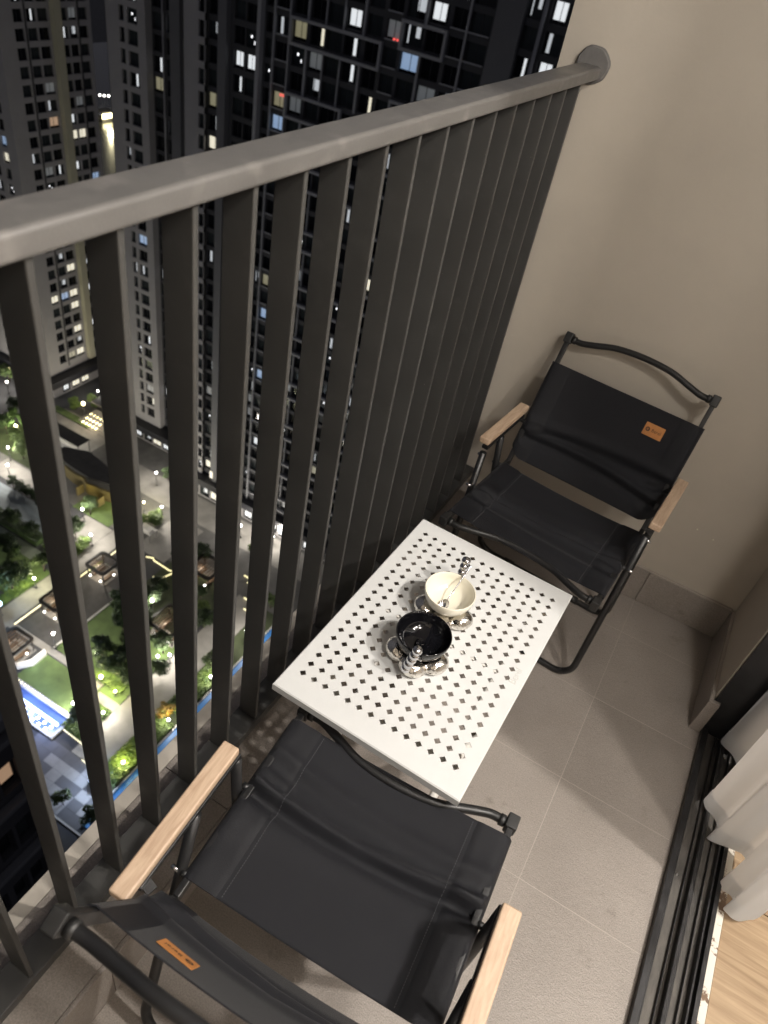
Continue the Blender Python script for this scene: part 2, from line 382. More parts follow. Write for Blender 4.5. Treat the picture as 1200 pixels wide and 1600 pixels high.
def text_mesh(name, body, size, extrude, m, parent, matrix):
    cu = bpy.data.curves.new(name, 'FONT'); cu.body = body; cu.size = size; cu.extrude = extrude; cu.align_x = 'CENTER'; cu.align_y = 'CENTER'
    tmp = bpy.data.objects.new('tmp', cu); COL.objects.link(tmp)
    bpy.context.view_layer.update()
    me = bpy.data.meshes.new_from_object(tmp.evaluated_get(bpy.context.evaluated_depsgraph_get()))
    bpy.data.objects.remove(tmp); me.name = name; me.materials.clear(); me.materials.append(MT[m])
    o = link(name, me, parent); o.matrix_local = matrix; return o

# ================================================================== THE BALCONY
YW = 1.986; XC = -0.425; XD = 0.455; YN = -1.30
# slab and tiles
fl = struct(MB().box(-0.632, 0.60, YN, YW+0.15, -0.22, -0.012).build('balcony_floor', 'grout'))
gr = MB().box(XC, XD, YN, YW, -0.0119, -0.0003).build('grout_bed', 'grout', fl)
ys = [YN] + [0.0095 + 0.2995*k for k in range(-4, 7) if YN < 0.0095 + 0.2995*k < YW-0.02] + [YW]
xs = [XC, 0.1603, XD]
for i in range(2):
    for j in range(len(ys)-1):
        g = 0.0010
        MB().box(xs[i]+g, xs[i+1]-g, ys[j]+g, ys[j+1]-g, -0.010, 0.0 + random.uniform(-0.0002, 0.0002)).build('floor_tile', 'tile', fl)
# tiled curb under the railing
cu = thing('tiled_curb', 'grey tiled curb with cream outer edge running under the railing', 'curb')
MB().box(-0.600, XC-0.009, YN, YW, 0.0005, 0.1430).build('core', 'grout', cu)
for a, b in zip([YN, -0.927, -0.327, 0.273, 0.873, 1.473], [-0.927, -0.327, 0.273, 0.873, 1.473, YW]):
    MB().box(XC-0.0088, XC, a+0.0008, b-0.0008, 0.0006, 0.1515).build('side_tile', 'tile', cu, bevel=0.0008, bseg=1)
for a, b in zip([YN, -0.596, 0.004, 0.604, 1.204, 1.804], [-0.596, 0.004, 0.604, 1.204, 1.804, YW]):
    MB().box(-0.600, XC-0.0095, a+0.0008, b-0.0008, 0.1432, 0.1525).build('top_tile', 'tile', cu, bevel=0.0008, bseg=1)
MB().box(-0.634, -0.601, YN, YW, -0.22, 0.1495).build('outer_edge', 'cap', cu, bevel=0.003)

# end wall
bw = thing('balcony_wall', 'plain beige painted wall at the far end of the balcony', 'wall', (0, YW, 0))
MB().box(-0.597, 0.80, 0.0, 0.16, -0.3, 2.75).build('wall_face', 'wall', bw)
sk = MB()
def skirt(parent, x0, x1, y0, y1, name='skirting_tile'):
    return MB().box(x0, x1, y0, y1, 0.0006, 0.130).build(name, 'tile', parent, bevel=0.0012, bseg=2)
for a, b in ((XC+0.002, 0.1595), (0.1611, 0.4225)): skirt(bw, a, b, -0.0115, -0.0004)
sc = MB().box(XC+0.002, 0.4230, -0.0085, -0.0006, 0.1301, 0.1335).build('skirting_grout', 'grout', bw)
for x, z in ((0.215, 0.345), (0.268, 0.335)):
    MB().lathe([(0.0001, 0.0018), (0.0022, 0.0014), (0.0028, 0.0), (0.0001, 0.0)], 0, 0, 12).build('wall_plug', 'ceramic', bw, smooth=True).matrix_local = Matrix.Translation((x, -0.0003, z)) @ Matrix.Rotation(R(90), 4, 'X')
# return wall beside the sliding door
rw = thing('return_wall', 'short dark beige return wall between end wall and door frame', 'wall', (0.4345, 1.60, 0))
MB().box(0.0, 0.17, 0.0012, YW-1.60-0.0005, -0.1, 2.75).build('wall_face', 'wall', rw)
skirt(rw, -0.0115, -0.0004, -0.0112, YW-1.60-0.0125)
skirt(rw, -0.0115, 0.0185, -0.0240, -0.0115)
MB().box(-0.0085, -0.0003, 0.001, YW-1.60-0.009, 0.1301, 0.1335).build('skirting_grout', 'grout', rw)

# railing
ra = thing('balcony_railing', 'dark grey metal balcony railing with flat vertical bars', 'railing', (-0.52, 0, 0.16))
def Lb(o): o.location = (0.52, 0, -0.16); return o
rb = MB().box(-0.543, -0.487, YN, YW-0.004, 1.3715, 1.3985).build('handrail', 'rail', ra, bevel=0.0062, bseg=4); Lb(rb)
bl = MB().box(-0.548, -0.495, YN, YW-0.002, 0.1785, 0.2045).build('bottom_rail', 'bar', ra, bevel=0.0012); Lb(bl)
barme = MB().box(-0.543, -0.4995, -0.0085, 0, 0.2050, 1.3722).mesh('baluster', 'bar')
k = 0
y = -1.212
while y < YW - 0.03:
    o = link('baluster', barme, ra, (0.52, y + random.uniform(-0.0012, 0.0012), -0.16)); 
    md = o.modifiers.new('bevel', 'BEVEL'); md.width = 0.0016; md.segments = 2
    y += 0.1
for yy in (-0.9, 0.05, 1.0, 1.9):
    Lb(MB().box(-0.535, -0.510, yy, yy+0.03, 0.1526, 0.1784).build('foot_spacer', 'bar', ra))
# sealant ring where the rail meets the wall
fm = MB()
prof = []; NF = 96
for i in range(NF):
    a = 2*math.pi*i/NF; rr = 0.0405 + 0.0008*math.sin(3*a+1) + 0.0006*math.sin(7*a) + random.uniform(-0.0004, 0.0004)
    prof.append((math.cos(a)*rr, math.sin(a)*rr))
LAY = ((-0.0005, 1.0), (-0.004, 0.99), (-0.0065, 0.955), (-0.0072, 0.93), (-0.0105, 0.925), (-0.0118, 0.89), (-0.0118, 0.3))
for d, sc_ in LAY: fm.v += [(-0.513 + px*sc_, YW + d, 1.397 + pz*sc_) for px, pz in prof]
for lay in range(len(LAY)-1):
    for i in range(NF):
        j = (i+1) % NF; fm.f.append([lay*NF+i, lay*NF+NF+i, lay*NF+NF+j, lay*NF+j]); fm.m.append(0)
fm.f.append([(len(LAY)-1)*NF+i for i in range(NF)]); fm.m.append(0)
Lb(fm.build('wall_flange', 'sealant', ra))

# sliding door: floor track, jamb, leaf stile
sd = thing('sliding_door_frame', 'black aluminium sliding door frame with dusty double floor track', 'door frame', (XD, 0.2, 0))
def Ld(o): o.location = (-XD, -0.2, 0); return o
def ext(name, x0, x1, z0, z1, m, bev=0.0008): return Ld(MB().box(x0, x1, YN, 1.585, z0, z1).build(name, m, sd, bevel=bev, bseg=1))
ext('track_base', XD, 0.5745, -0.03, 0.004, 'dusty', 0)
ext('outer_lip', XD+0.0002, 0.4690, 0.0042, 0.0200, 'alu')
ext('track_rib', 0.4692, 0.4745, 0.0042, 0.0110, 'alu')
ext('track_rib', 0.4965, 0.4990, 0.0042, 0.0130, 'alu')
ext('track_rib', 0.5085, 0.5160, 0.0042, 0.0260, 'alu')
ext('track_rib', 0.5162, 0.5235, 0.0042, 0.0120, 'alu')
ext('track_rib', 0.5395, 0.5415, 0.0042, 0.0140, 'alu')
ext('track_rib', 0.5540, 0.5590, 0.0042, 0.0240, 'alu')
ext('inner_lip', 0.5640, 0.5745, 0.0042, 0.0300, 'alu')
Ld(MB().box(0.4385, 0.640, 1.5895, 1.6008, 0.0, 2.654).build('jamb', 'alu', sd, bevel=0.001))
Ld(MB().box(0.530, 0.562, 1.540, 1.585, 0.0265, 2.63).build('leaf_stile', 'alu', sd, bevel=0.002))
for yy in (-0.3, 0.62, 1.13):
    s_ = MB().lathe([(0.0001, 0.0012), (0.0018, 0.0012), (0.0035, 0.0), ], 0, 0, 12).build('track_screw', 'steel', sd); s_.location = (0.482-XD, yy-0.2, 0.0042)
ths = tag(MB().box(0.575, 0.5985, YN, 1.58, -0.03, 0.0065).build('threshold_strip', 'threshold', bevel=0.001), 'narrow white threshold strip with worn flaking paint beside the track', 'threshold')

# room floor planks and unseen room shell
rf = struct(MB().box(0.60, 4.2, -3.0, 3.0, -0.10, -0.012).build('room_floor', 'grout'))
y = -1.54; k = 0
while y < 1.95:
    L0 = 0.601
    for seg_ in ((L0, 1.15 + (k % 3)*0.35), (1.152 + (k % 3)*0.35, 4.0)):
        o = MB().box(seg_[0]-2, seg_[1]-0.001-2, -0.1785, 0.1785, -0.0118, 0.0).build('floor_plank', 'oak', rf, bevel=0.0008, bseg=1); o.location = (2, y, random.uniform(-0.0002, 0.0002))
    y += 0.36; k += 1
struct(MB().box(-0.66, 4.2, -3.0, 3.2, 2.68, 2.95).build('ceiling', 'ceiling'))
struct(MB().box(4.2, 4.35, -3.0, 3.0, -0.1, 2.76).build('room_wall_back', 'roomwall'))
struct(MB().box(0.60, 4.2, 2.6, 2.75, -0.1, 2.76).build('room_wall_side', 'roomwall'))
struct(MB().box(0.60, 4.2, -2.6, -2.45, -0.1, 2.76).build('room_wall_near', 'roomwall'))
struct(MB().box(-0.60, 0.60, YN-0.16, YN-0.001, -0.3, 2.76).build('balcony_wall_behind', 'wall'))
struct(MB().box(0.4535, 0.60, YN, 1.60, 2.655, 2.679).build('door_lintel', 'wall'))
# recessed ceiling lights of the room, out of view but the source of the light on the balcony
for lx, ly, lab, pw in ((1.32, 0.90, 'recessed ceiling downlight nearest the balcony table', 1.0), (1.30, 0.42, 'recessed ceiling downlight nearest the front chair', 0.54),
                        (0.77, 0.18, 'recessed ceiling downlight just inside the door', 0.46), (1.45, -0.45, 'recessed ceiling downlight behind the front chair', 0.20)):
    d = thing('ceiling_downlight', lab, 'downlight', (lx, ly, 2.678))
    MB().lathe([(0.030, -0.004), (0.045, -0.006), (0.052, -0.003), (0.052, 0.0)], 0, 0, 24).build('trim_ring', 'white', d, smooth=True)
    MB().lathe([(0.0001, -0.002), (0.030, -0.003)], 0, 0, 24).build('lens', 'downlight', d)
    point_light('downlight_lamp', (0, 0, -0.05), ROOM_POWER*pw, (1.0, 0.94, 0.87), 0.034 if pw == 1.0 else (0.05 if pw > 0.5 else 0.11), d)

# curtain
cp = [(0.520,1.600),(0.502,1.552),(0.530,1.530),(0.562,1.510),(0.590,1.450),(0.540,1.385),(0.492,1.344),(0.506,1.318),(0.540,1.296),(0.548,1.272),(0.521,1.252),(0.552,1.244),(0.602,1.258),(0.618,1.235),(0.590,1.185),(0.569,1.157),(0.582,1.138),(0.604,1.130),(0.598,1.112),(0.586,1.098),(0.604,1.086),(0.630,1.096),(0.650,1.108),(0.668,1.130),(0.655,1.16)]
cs = []
for (a0, b0), (a1, b1_) in zip(cp[:-1], cp[1:]):
    for q in range(5): cs.append(Vector((a0 + (a1-a0)*q/5, b0 + (b1_-b0)*q/5, 0)))
cs = [(cs[max(i-1, 0)] + cs[i]*2 + cs[min(i+1, len(cs)-1)])/4 for i in range(len(cs))]
def curtain_sheet(z0, z1, nz, off, sh0=0.0):
    m = MB(); n = len(cs)
    for j in range(nz+1):
        z = z0 + (z1-z0)*j/nz; t = (z-0.03)/2.3
        for i, p in enumerate(cs):
            q = 0.62*min(1, t*1.4) * (1-0.3*t)
            mx = 0.565; x = p.x + (mx-p.x)*q*0.55 + 0.010*math.sin(i*0.13+2.2*t*3)*min(1, 4*t)
            yy = p.y + 0.008*math.sin(i*0.21+t*5)*min(1, 4*t)
            zz = z + (0.006*math.sin(i*0.23) + 0.004*math.sin(i*0.71) if j == 0 and z0 < 0.05 else 0)
            m.v.append((x - off, yy, zz))
    for j in range(nz):
        for i in range(n-1): m.f.append([j*n+i, j*n+i+1, (j+1)*n+i+1, (j+1)*n+i]); m.m.append(0)
    return m
ct = thing('curtain', 'cream floor-length curtain gathered in folds at the open door', 'curtain', (0.565, 1.34, 0.03))
def Lc(o): o.location = (-0.565, -1.34, -0.03); return o
Lc(curtain_sheet(0.030, 2.62, 26, 0.0).build('cloth', 'curtain', ct, smooth=True))
Lc(curtain_sheet(0.031, 0.085, 1, 0.0016).build('bottom_hem', 'curtain', ct, smooth=True))

# ================================================================== CHAIRS
W = 0.211; WL = 0.232; WA = 0.240
BP = Vector((0, -0.040, 0.430)); BT = Vector((0, -0.208, 0.770))       # back rail bottom / top
SP = Vector((0, -0.030, 0.426)); SF = Vector((0, 0.347, 0.446))        # seat rail rear / front
def sheet(p0, p1, half, nrm, sag, crease, nu=64, ns=72, puck=None, roundc=0.0):
    m = MB(); p0 = Vector(p0); p1 = Vector(p1); d = p1-p0; nrm = Vector(nrm).normalized(); L = d.length
    for j in range(ns+1):
        s = j/ns
        for i in range(nu+1):
            q = -1 + 2*i/nu; a = max(-1.0, min(1.0, q*1.14)); u = a*half
            f = max(0.0, 1 - a*a)
            h = 0.0115 - sag*f**0.9*(0.65+0.35*math.sin(math.pi*min(1, max(0, s))))
            for (s0, amp, wd, tilt, bow) in crease:
                t = (s - s0 - tilt*a - bow*f)*L; env = 0.55 + 0.45*abs(a)**0.6
                h += amp*env*(math.exp(-(t/wd)**2) - 0.9*math.exp(-((t+1.9*wd)/(1.2*wd))**2))
            if puck is not None:
                for sg in (-1, 1):
                    r2 = ((a-sg*0.86)*half/0.030)**2 + ((s-puck)*L/0.020)**2
                    h += 0.0052*math.exp(-r2)*math.sin((s-puck)*L/0.0055 + a*9)
            ss = s
            if abs(q) > 1/1.14:                                         # wrap round the side rail
                e = (abs(q)-1/1.14)/(1-1/1.14); an = e*math.pi*0.9
                u = (half + 0.0115*math.sin(an))*(1 if q > 0 else -1); h = 0.0115*math.cos(an)
            if roundc:
                k = max(0.0, (abs(u)/half - 0.86)/0.14)
                ss = s - roundc/L*(k*k) * (1 if s < 0.5 else 0)*(1 - 2*s) * -1
            m.v.append(tuple(p0 + d*ss + nrm*h + Vector((u, 0, 0))))
    n = nu+1
    for j in range(ns):
        for i in range(nu): m.f.append([j*n+i, j*n+i+1, (j+1)*n+i+1, (j+1)*n+i]); m.m.append(0)
    return m
def hem_strip(src, nu, ns, i0, i1, off, nrm):
    m = MB(); n = nu+1; nrm = Vector(nrm).normalized(); w_ = i1-i0+1
    for j in range(ns+1):
        for i in range(i0, i1+1):
            e = 0.15 if i in (i0, i1) else 1.0
            m.v.append(tuple(Vector(src.v[j*n+i]) + nrm*(off*e)))
    for j in range(ns):
        for i in range(w_-1): m.f.append([j*w_+i, j*w_+i+1, (j+1)*w_+i+1, (j+1)*w_+i]); m.m.append(0)
    return m
def stitches(src, nu, ns, i, off, nrm, rep=2):
    m = MB(); n = nu+1; nrm = Vector(nrm).normalized()
    for j in range(1, ns-1):
        for r_ in range(rep):
            a = Vector(src.v[j*n+i]).lerp(Vector(src.v[(j+1)*n+i]), (r_+0.15)/rep) + nrm*off
            b = Vector(src.v[j*n+i]).lerp(Vector(src.v[(j+1)*n+i]), (r_+0.75)/rep) + nrm*off
            m.bar(a, b, 0.0011, 0.0010, up=nrm)
    return m
def make_chair():
    root = thing('folding_chair', 'x', 'chair')
    nb = Vector((0, 0.340, 0.168)).normalized(); ns_ = Vector((0, -0.05, 1)).normalized()
    db = (BT-BP).normalized(); dsv = (SF-SP).normalized()
    # fabric
    b0 = BP + db*0.016; b1 = BP + db*0.306
    sb = sheet(b0, b1, W-0.001, nb, 0.016, [(0.25, 0.0110, 0.011, 0.03, 0.05), (0.42, 0.0085, 0.014, -0.05, 0.04)], puck=0.33, roundc=0.016)
    back = sb.build('backrest', 'fabric', root, smooth=True)
    back.modifiers.new('solid', 'SOLIDIFY').thickness = 0.0016
    s0 = SP + dsv*0.028; s1 = SP + dsv*0.350
    sse = sheet(s0, s1, W-0.001, ns_, 0.014, [(0.60, 0.0150, 0.0105, 0.02, -0.04), (0.77, 0.0060, 0.013, -0.02, -0.03), (0.40, 0.0026, 0.022, 0.05, 0.05)], puck=0.60)
    seat = sse.build('seat', 'fabric', root, smooth=True)
    seat.modifiers.new('solid', 'SOLIDIFY').thickness = 0.0016
    for src, par, nn in ((sb, back, nb), (sse, seat, ns_)):
        hem_strip(src, 64, 72, 4, 11, 0.0022, nn).build('side_hem', 'hem', par, smooth=True)
        hem_strip(src, 64, 72, 53, 60, 0.0022, nn).build('side_hem', 'hem', par, smooth=True)
        st = stitches(src, 64, 72, 12, 0.0010, nn, 1); st2 = stitches(src, 64, 72, 52, 0.0010, nn, 1)
        st.build('stitching', 'stitch', par); st2.build('stitching', 'stitch', par)
    # top and bottom edge hems
    # leather tag on the back
    tx = -0.111; tp = BP + db*0.246 + nb*0.0042
    tm = Matrix(((-1, 0, 0, tx), (0, db.y, nb.y, tp.y), (0, db.z, nb.z, tp.z), (0, 0, 0, 1)))
    tagm = MB().box(-0.027, 0.027, -0.0175, 0.0175, 0, 0.0012).build('leather_tag', 'leather', back, bevel=0.0005, bseg=1)
    tagm.matrix_local = tm @ Matrix.Rotation(R(-4.2), 4, 'Y')
    rd = MB(); rd.lathe([(0.0028, 0.0), (0.0062, 0.0)], 0, 0, 20); rd.box(-0.0012, 0.0062, -0.001, 0.001, 0, 0.0001)
    ro = rd.build('tag_print', 'leatherink', tagm); ro.matrix_local = Matrix.Translation((-0.0165, 0.0, 0.0014))
    text_mesh('tag_print', 'Berel', 0.0125, 0.0001, 'leatherink', tagm, Matrix.Translation((0.0075, 0.0, 0.0014)))
    # rails
    for sg in (-1, 1):
        X = Vector((sg*W, 0, 0))
        MB().bar(BP - db*0.018 + X, BT + X, 0.012, 0.019, up=nb).build('back_rail', 'blackmetal', root, bevel=0.002)
        MB().bar(SP + X*0.999, SF + X*0.999, 0.012, 0.019, up=ns_).build('seat_rail', 'blackmetal', root, bevel=0.002)
        o = MB().bar(BT + X - db*0.014, BT + X + db*0.016, 0.021, 0.027, up=nb).build('end_block', 'plastic', root, bevel=0.0025)
        o = MB().bar(SF + X - dsv*0.012, SF + X + dsv*0.016, 0.021, 0.027, up=ns_).build('end_block', 'plastic', root, bevel=0.0025)
    # wavy cross tubes
    def wavy(c, dirv, amp, name):
        pts = []
        for q, o_ in ((-1, 0), (-0.86, 0), (-0.68, 0.30), (-0.42, 0.80), (-0.15, 1.0), (0.15, 1.0), (0.42, 0.80), (0.68, 0.30), (0.86, 0), (1, 0)):
            pts.append(c + Vector((q*(W-0.010), 0, 0)) + dirv*(amp*o_))
        t = MB().tube(smooth_path(pts, 6), 0.0085, 16).build(name, 'blackmetal', root, smooth=True)
        for sg in (-1, 1):
            MB().tube([c + Vector((sg*(W-0.022), 0, 0)), c + Vector((sg*(W-0.012), 0, 0))], 0.0108, 16).build('collar', 'plastic', root, smooth=True)
        return t
    wavy(BT, db, 0.029, 'top_tube')
    wavy(SF, -dsv, 0.040, 'front_tube')
    # legs: two U frames
    def uleg(top, foot, wl, name):
        r = 0.055; tv = Vector((0, *top)); fv = Vector((0, *foot)); d = (tv-fv).normalized(); pts = []
        pts.append(tv + Vector((-wl, 0, 0))); pts.append(tv.lerp(fv, 0.5) + Vector((-wl, 0, 0)))
        for i in range(9):
            a = i/8*math.pi/2
            pts.append(fv + d*(r*(1-math.sin(a))) + Vector((-wl + r*(1-math.cos(a)), 0, 0)))
        for i in range(9):
            a = i/8*math.pi/2
            pts.append(fv + d*(r*(1-math.cos(a))) + Vector((wl - r*(1-math.sin(a)), 0, 0)))
        pts.append(tv.lerp(fv, 0.5) + Vector((wl, 0, 0))); pts.append(tv + Vector((wl, 0, 0)))
        return MB().tube(pts, 0.0095, 14).build(name, 'blackmetal', root, smooth=True)
    uleg((0.150, 0.545), (0.192, 0.0098), WL, 'front_leg')
    uleg((0.045, 0.545), (-0.112, 0.0098), WL-0.001, 'rear_leg')
    for sg in (-1, 1):
        # armrest
        a = MB().box(-0.0148, 0.0148, -0.130, 0.130, -0.009, 0.009).build('armrest', 'beech', root, bevel=0.0035, bseg=3)
        a.location = (sg*WA, 0.019, 0.574); a.rotation_euler = (R(1.5), 0, 0)
        MB().bar((sg*WL, -0.085, 0.558), (sg*WL, 0.152, 0.562), 0.0180, 0.010).build('arm_bracket', 'blackmetal', root, bevel=0.0015)
        MB().bar((sg*(W+0.001), -0.075, 0.548), (sg*(WL), -0.070, 0.552), 0.016, 0.006).build('arm_hinge', 'blackmetal', root)
        for (yy, zz) in ((0.150, 0.535), (0.168, 0.440), (0.048, 0.540), (0.004, 0.430)):
            rv = MB().tube([(0, 0, 0), (sg*0.0125, 0, 0), (sg*0.0140, 0, 0)], 0.0042, 10, radii=[0.0042, 0.0042, 0.002]).build('rivet', 'steel', root, smooth=True)
            rv.location = (sg*WL, yy, zz)
            if zz < 0.5:
                MB().tube([(sg*(W+0.004), yy, zz), (sg*(WL-0.006), yy, zz)], 0.0065, 10).build('pivot_sleeve', 'plastic', root, smooth=True)
    for v_ in (0.192, -0.112):
        for sg in (-1, 1):
            MB().tube([(sg*(0.10), v_, 0.0110), (sg*0.135, v_, 0.0110)], 0.0118, 14).build('foot_pad', 'plastic', root, smooth=True)
    return root
def copy_tree(o, parent=None):
    c = o.copy(); COL.objects.link(c); c.parent = parent
    for ch in list(o.children): copy_tree(ch, c)
    return c
ca = make_chair(); cb = copy_tree(ca)
ca.location = (-0.121, 0.381, 0); ca.rotation_euler = (0, 0, 0.055); ca['group'] = cb['group'] = 'black folding camp chairs'
cb.location = (-0.144, 1.727, 0); cb.rotation_euler = (0, 0, math.pi - 0.077)
ca['label'] = 'black folding camp chair in the foreground seen from behind its backrest'
cb['label'] = 'black folding camp chair with its back against the beige end wall'

# ================================================================== TABLE
TZ = 0.500; TW = 0.389; TL = 0.597
tb = thing('folding_table', 'low white metal table with diamond perforations between the two chairs', 'table', (-0.2155, 0.996, 0), R(-0.9))
def table_top():
    m = MB(); nx, ny = 14, 20
    gx0, gx1, gy0, gy1 = -0.1655, 0.1625, -0.2470, 0.2540
    px = (gx1-gx0)/(nx-1); py = (gy1-gy0)/(ny-1); r = 0.0073
    ex = [gx0 - px/2 + i*px for i in range(nx+1)]; ey = [gy0 - py/2 + j*py for j in range(ny+1)]
    z = TZ
    def V(x, y): m.v.append((x, y, z)); return len(m.v)-1
    for i in range(nx):
        for j in range(ny):
            cx = gx0+i*px; cy = gy0+j*py
            c = [V(ex[i], ey[j]), V(ex[i+1], ey[j]), V(ex[i+1], ey[j+1]), V(ex[i], ey[j+1])]
            h = [V(cx, cy-r), V(cx+r, cy), V(cx, cy+r), V(cx-r, cy)]
            e = [V(cx, ey[j]), V(ex[i+1], cy), V(cx, ey[j+1]), V(ex[i], cy)]
            for k in range(4):
                k2 = (k+1) % 4
                m.f.append([e[k], c[k2], e[k2], h[k2], h[k]]); m.m.append(0)
    X0, X1, Y0, Y1 = -TW/2, TW/2, -TL/2, TL/2
    xs_ = [X0] + ex + [X1]; ys_ = [Y0] + ey + [Y1]
    hx = sorted(set(ex + [gx0+i*px for i in range(nx)])); hy = sorted(set(ey + [gy0+j*py for j in range(ny)]))
    def strip(xa, ya):
        for i in range(len(xa)-1):
            for j in range(len(ya)-1):
                m.f.append([V(xa[i], ya[j]), V(xa[i+1], ya[j]), V(xa[i+1], ya[j+1]), V(xa[i], ya[j+1])]); m.m.append(0)
    strip([X0] + hx + [X1], [Y0, ey[0]]); strip([X0] + hx + [X1], [ey[-1], Y1]); strip([X0, ex[0]], hy); strip([ex[-1], X1], hy)
    # folded skirt
    q = 0.0022; zs = TZ - 0.018
    ring = [(X0, Y0), (X1, Y0), (X1, Y1), (X0, Y1)]
    o = [(-q, -q), (q, -q), (q, q), (-q, q)]
    for k in range(4):
        k2 = (k+1) % 4
        a = ring[k]; b = ring[k2]; a2 = (a[0]+o[k][0], a[1]+o[k][1]); b2 = (b[0]+o[k2][0], b[1]+o[k2][1])
        m.quad((*a, TZ), (*a2, TZ-q), (*b2, TZ-q), (*b, TZ)); m.quad((*a2, TZ-q), (*a2, zs), (*b2, zs), (*b2, TZ-q))
    return m
tt = table_top().build('tabletop', 'white', tb, clean=True)
bmx = tt.modifiers.new('solid', 'SOLIDIFY'); bmx.thickness = 0.0013; bmx.offset = -1
text_mesh('embossed_lettering', 'Berel', 0.021, 0.00035, 'emboss', tt, Matrix.Translation((0.1755, 0.005, TZ+0.0002)) @ Matrix.Rotation(R(90), 4, 'Z'))
def tleg(y0, y1, wx, name):
    r = 0.04; pts = [(-wx, y0, TZ-0.016)]
    d = Vector((0, y1-y0, 0.0105-(TZ-0.016)))
    for i in range(7):
        a = i/6*math.pi/2; p = Vector((-wx + r*(1-math.cos(a)), y1, 0.0105)) - d.normalized()*(r*(1-math.sin(a))); pts.append(tuple(p))
    for i in range(7):
        a = i/6*math.pi/2; p = Vector((wx - r*(1-math.sin(a)), y1, 0.0105)) - d.normalized()*(r*(1-math.cos(a))); pts.append(tuple(p))
    pts.append((wx, y0, TZ-0.016))
    MB().tube(pts, 0.0095, 12).build(name, 'whiteleg', tb, smooth=True)
tleg(-0.235, 0.205, 0.150, 'leg_frame'); tleg(0.235, -0.205, 0.130, 'leg_frame')
MB().bar((-0.165, -0.235, TZ-0.024), (0.165, -0.235, TZ-0.024), 0.022, 0.010).build('cross_brace', 'whiteleg', tb, bevel=0.001)
MB().bar((-0.165, 0.235, TZ-0.024), (0.165, 0.235, TZ-0.024), 0.022, 0.010).build('cross_brace', 'whiteleg', tb, bevel=0.001)
MB().bar((-0.14, 0.0, TZ-0.012), (0.14, 0.0, TZ-0.012), 0.016, 0.014).build('cross_brace', 'whiteleg', tb, bevel=0.001)

# ================================================================== CUPS AND SPOONS
def cup(label, x, y, h0, h1, bowl_mat, foot_rot, sc=1.0):
    c = thing('footed_cup', label, 'cup', (x, y, TZ+0.0006), 0, 'footed cups on the white table')
    prof = [(0.0001, 0.026), (0.022, 0.026), (0.034, 0.0305), (0.044, 0.0385), (0.0505, 0.048), (0.0540, 0.059), (0.0553, 0.0700),
            (0.0548, 0.0716), (0.0537, 0.0720), (0.0526, 0.0712), (0.0512, 0.059), (0.0475, 0.0495), (0.0410, 0.0415), (0.030, 0.0355), (0.016, 0.0330), (0.0001, 0.0325)]
    MB().lathe([(r*sc, z) for r, z in prof], 0, 0, 56).build('bowl', bowl_mat, c, smooth=True)
    lb = MB(); NT = 120; NP = 14
    for i in range(NT):
        th = 2*math.pi*i/NT; q = abs(math.cos(2.5*(th - R(foot_rot))))**0.75
        rc = 0.035 + 0.0095*q; ra_ = 0.0130 + 0.0095*q; hz = 0.0115 + 0.0060*q
        for j in range(NP):
            ph = 2*math.pi*j/NP; rr_ = rc + ra_*math.cos(ph)
            lb.v.append((rr_*math.cos(th), rr_*math.sin(th), hz + hz*math.sin(ph)*0.985))
    for i in range(NT):
        for j in range(NP):
            i2 = (i+1) % NT; j2 = (j+1) % NP; lb.f.append([i*NP+j, i2*NP+j, i2*NP+j2, i*NP+j2]); lb.m.append(0)
    lb.build('lobed_base', 'chrome', c, smooth=True)
    MB().lathe([(0.0001, 0.0030), (0.030, 0.0030), (0.032, 0.012), (0.030, 0.0250), (0.0001, 0.0258)], 0, 0, 30).build('base_core', 'chrome', c, smooth=True)
    hm = MB(); n = 5
    p0 = Vector((h0[1]*math.cos(R(h0[0])), h0[1]*math.sin(R(h0[0])), h0[2])); p1 = Vector((h1[1]*math.cos(R(h1[0])), h1[1]*math.sin(R(h1[0])), h1[2]))
    pts = []; rad = []
    for i in range(n*8+1):
        t = i/(n*8); pts.append(p0.lerp(p1, t)); rad.append(0.0058 + 0.0042*abs(math.sin(math.pi*n*t))**0.7)
    rad[0] = rad[-1] = 0.002
    hm.tube(pts, 0.006, 16, radii=rad).build('beaded_handle', 'spoonsteel', c, smooth=True)
    q = p0.lerp(p1, 0.45); q2 = Vector((q.x*0.80, q.y*0.80, q.z))
    MB().tube([q2, q], 0.0045, 12).build('handle_joint', 'chrome', c, smooth=True)
    return c
cup('black glazed cup on a lobed silver base with beaded handle', -0.226, 0.921, (270, 0.0625, 0.020), (283, 0.0640, 0.098), 'blackglaze', 208, 1.0)
cup('cream white cup on a lobed silver base with beaded handle', -0.233, 1.055, (92, 0.0600, 0.030), (94, 0.0760, 0.104), 'ceramic', 208, 0.975)
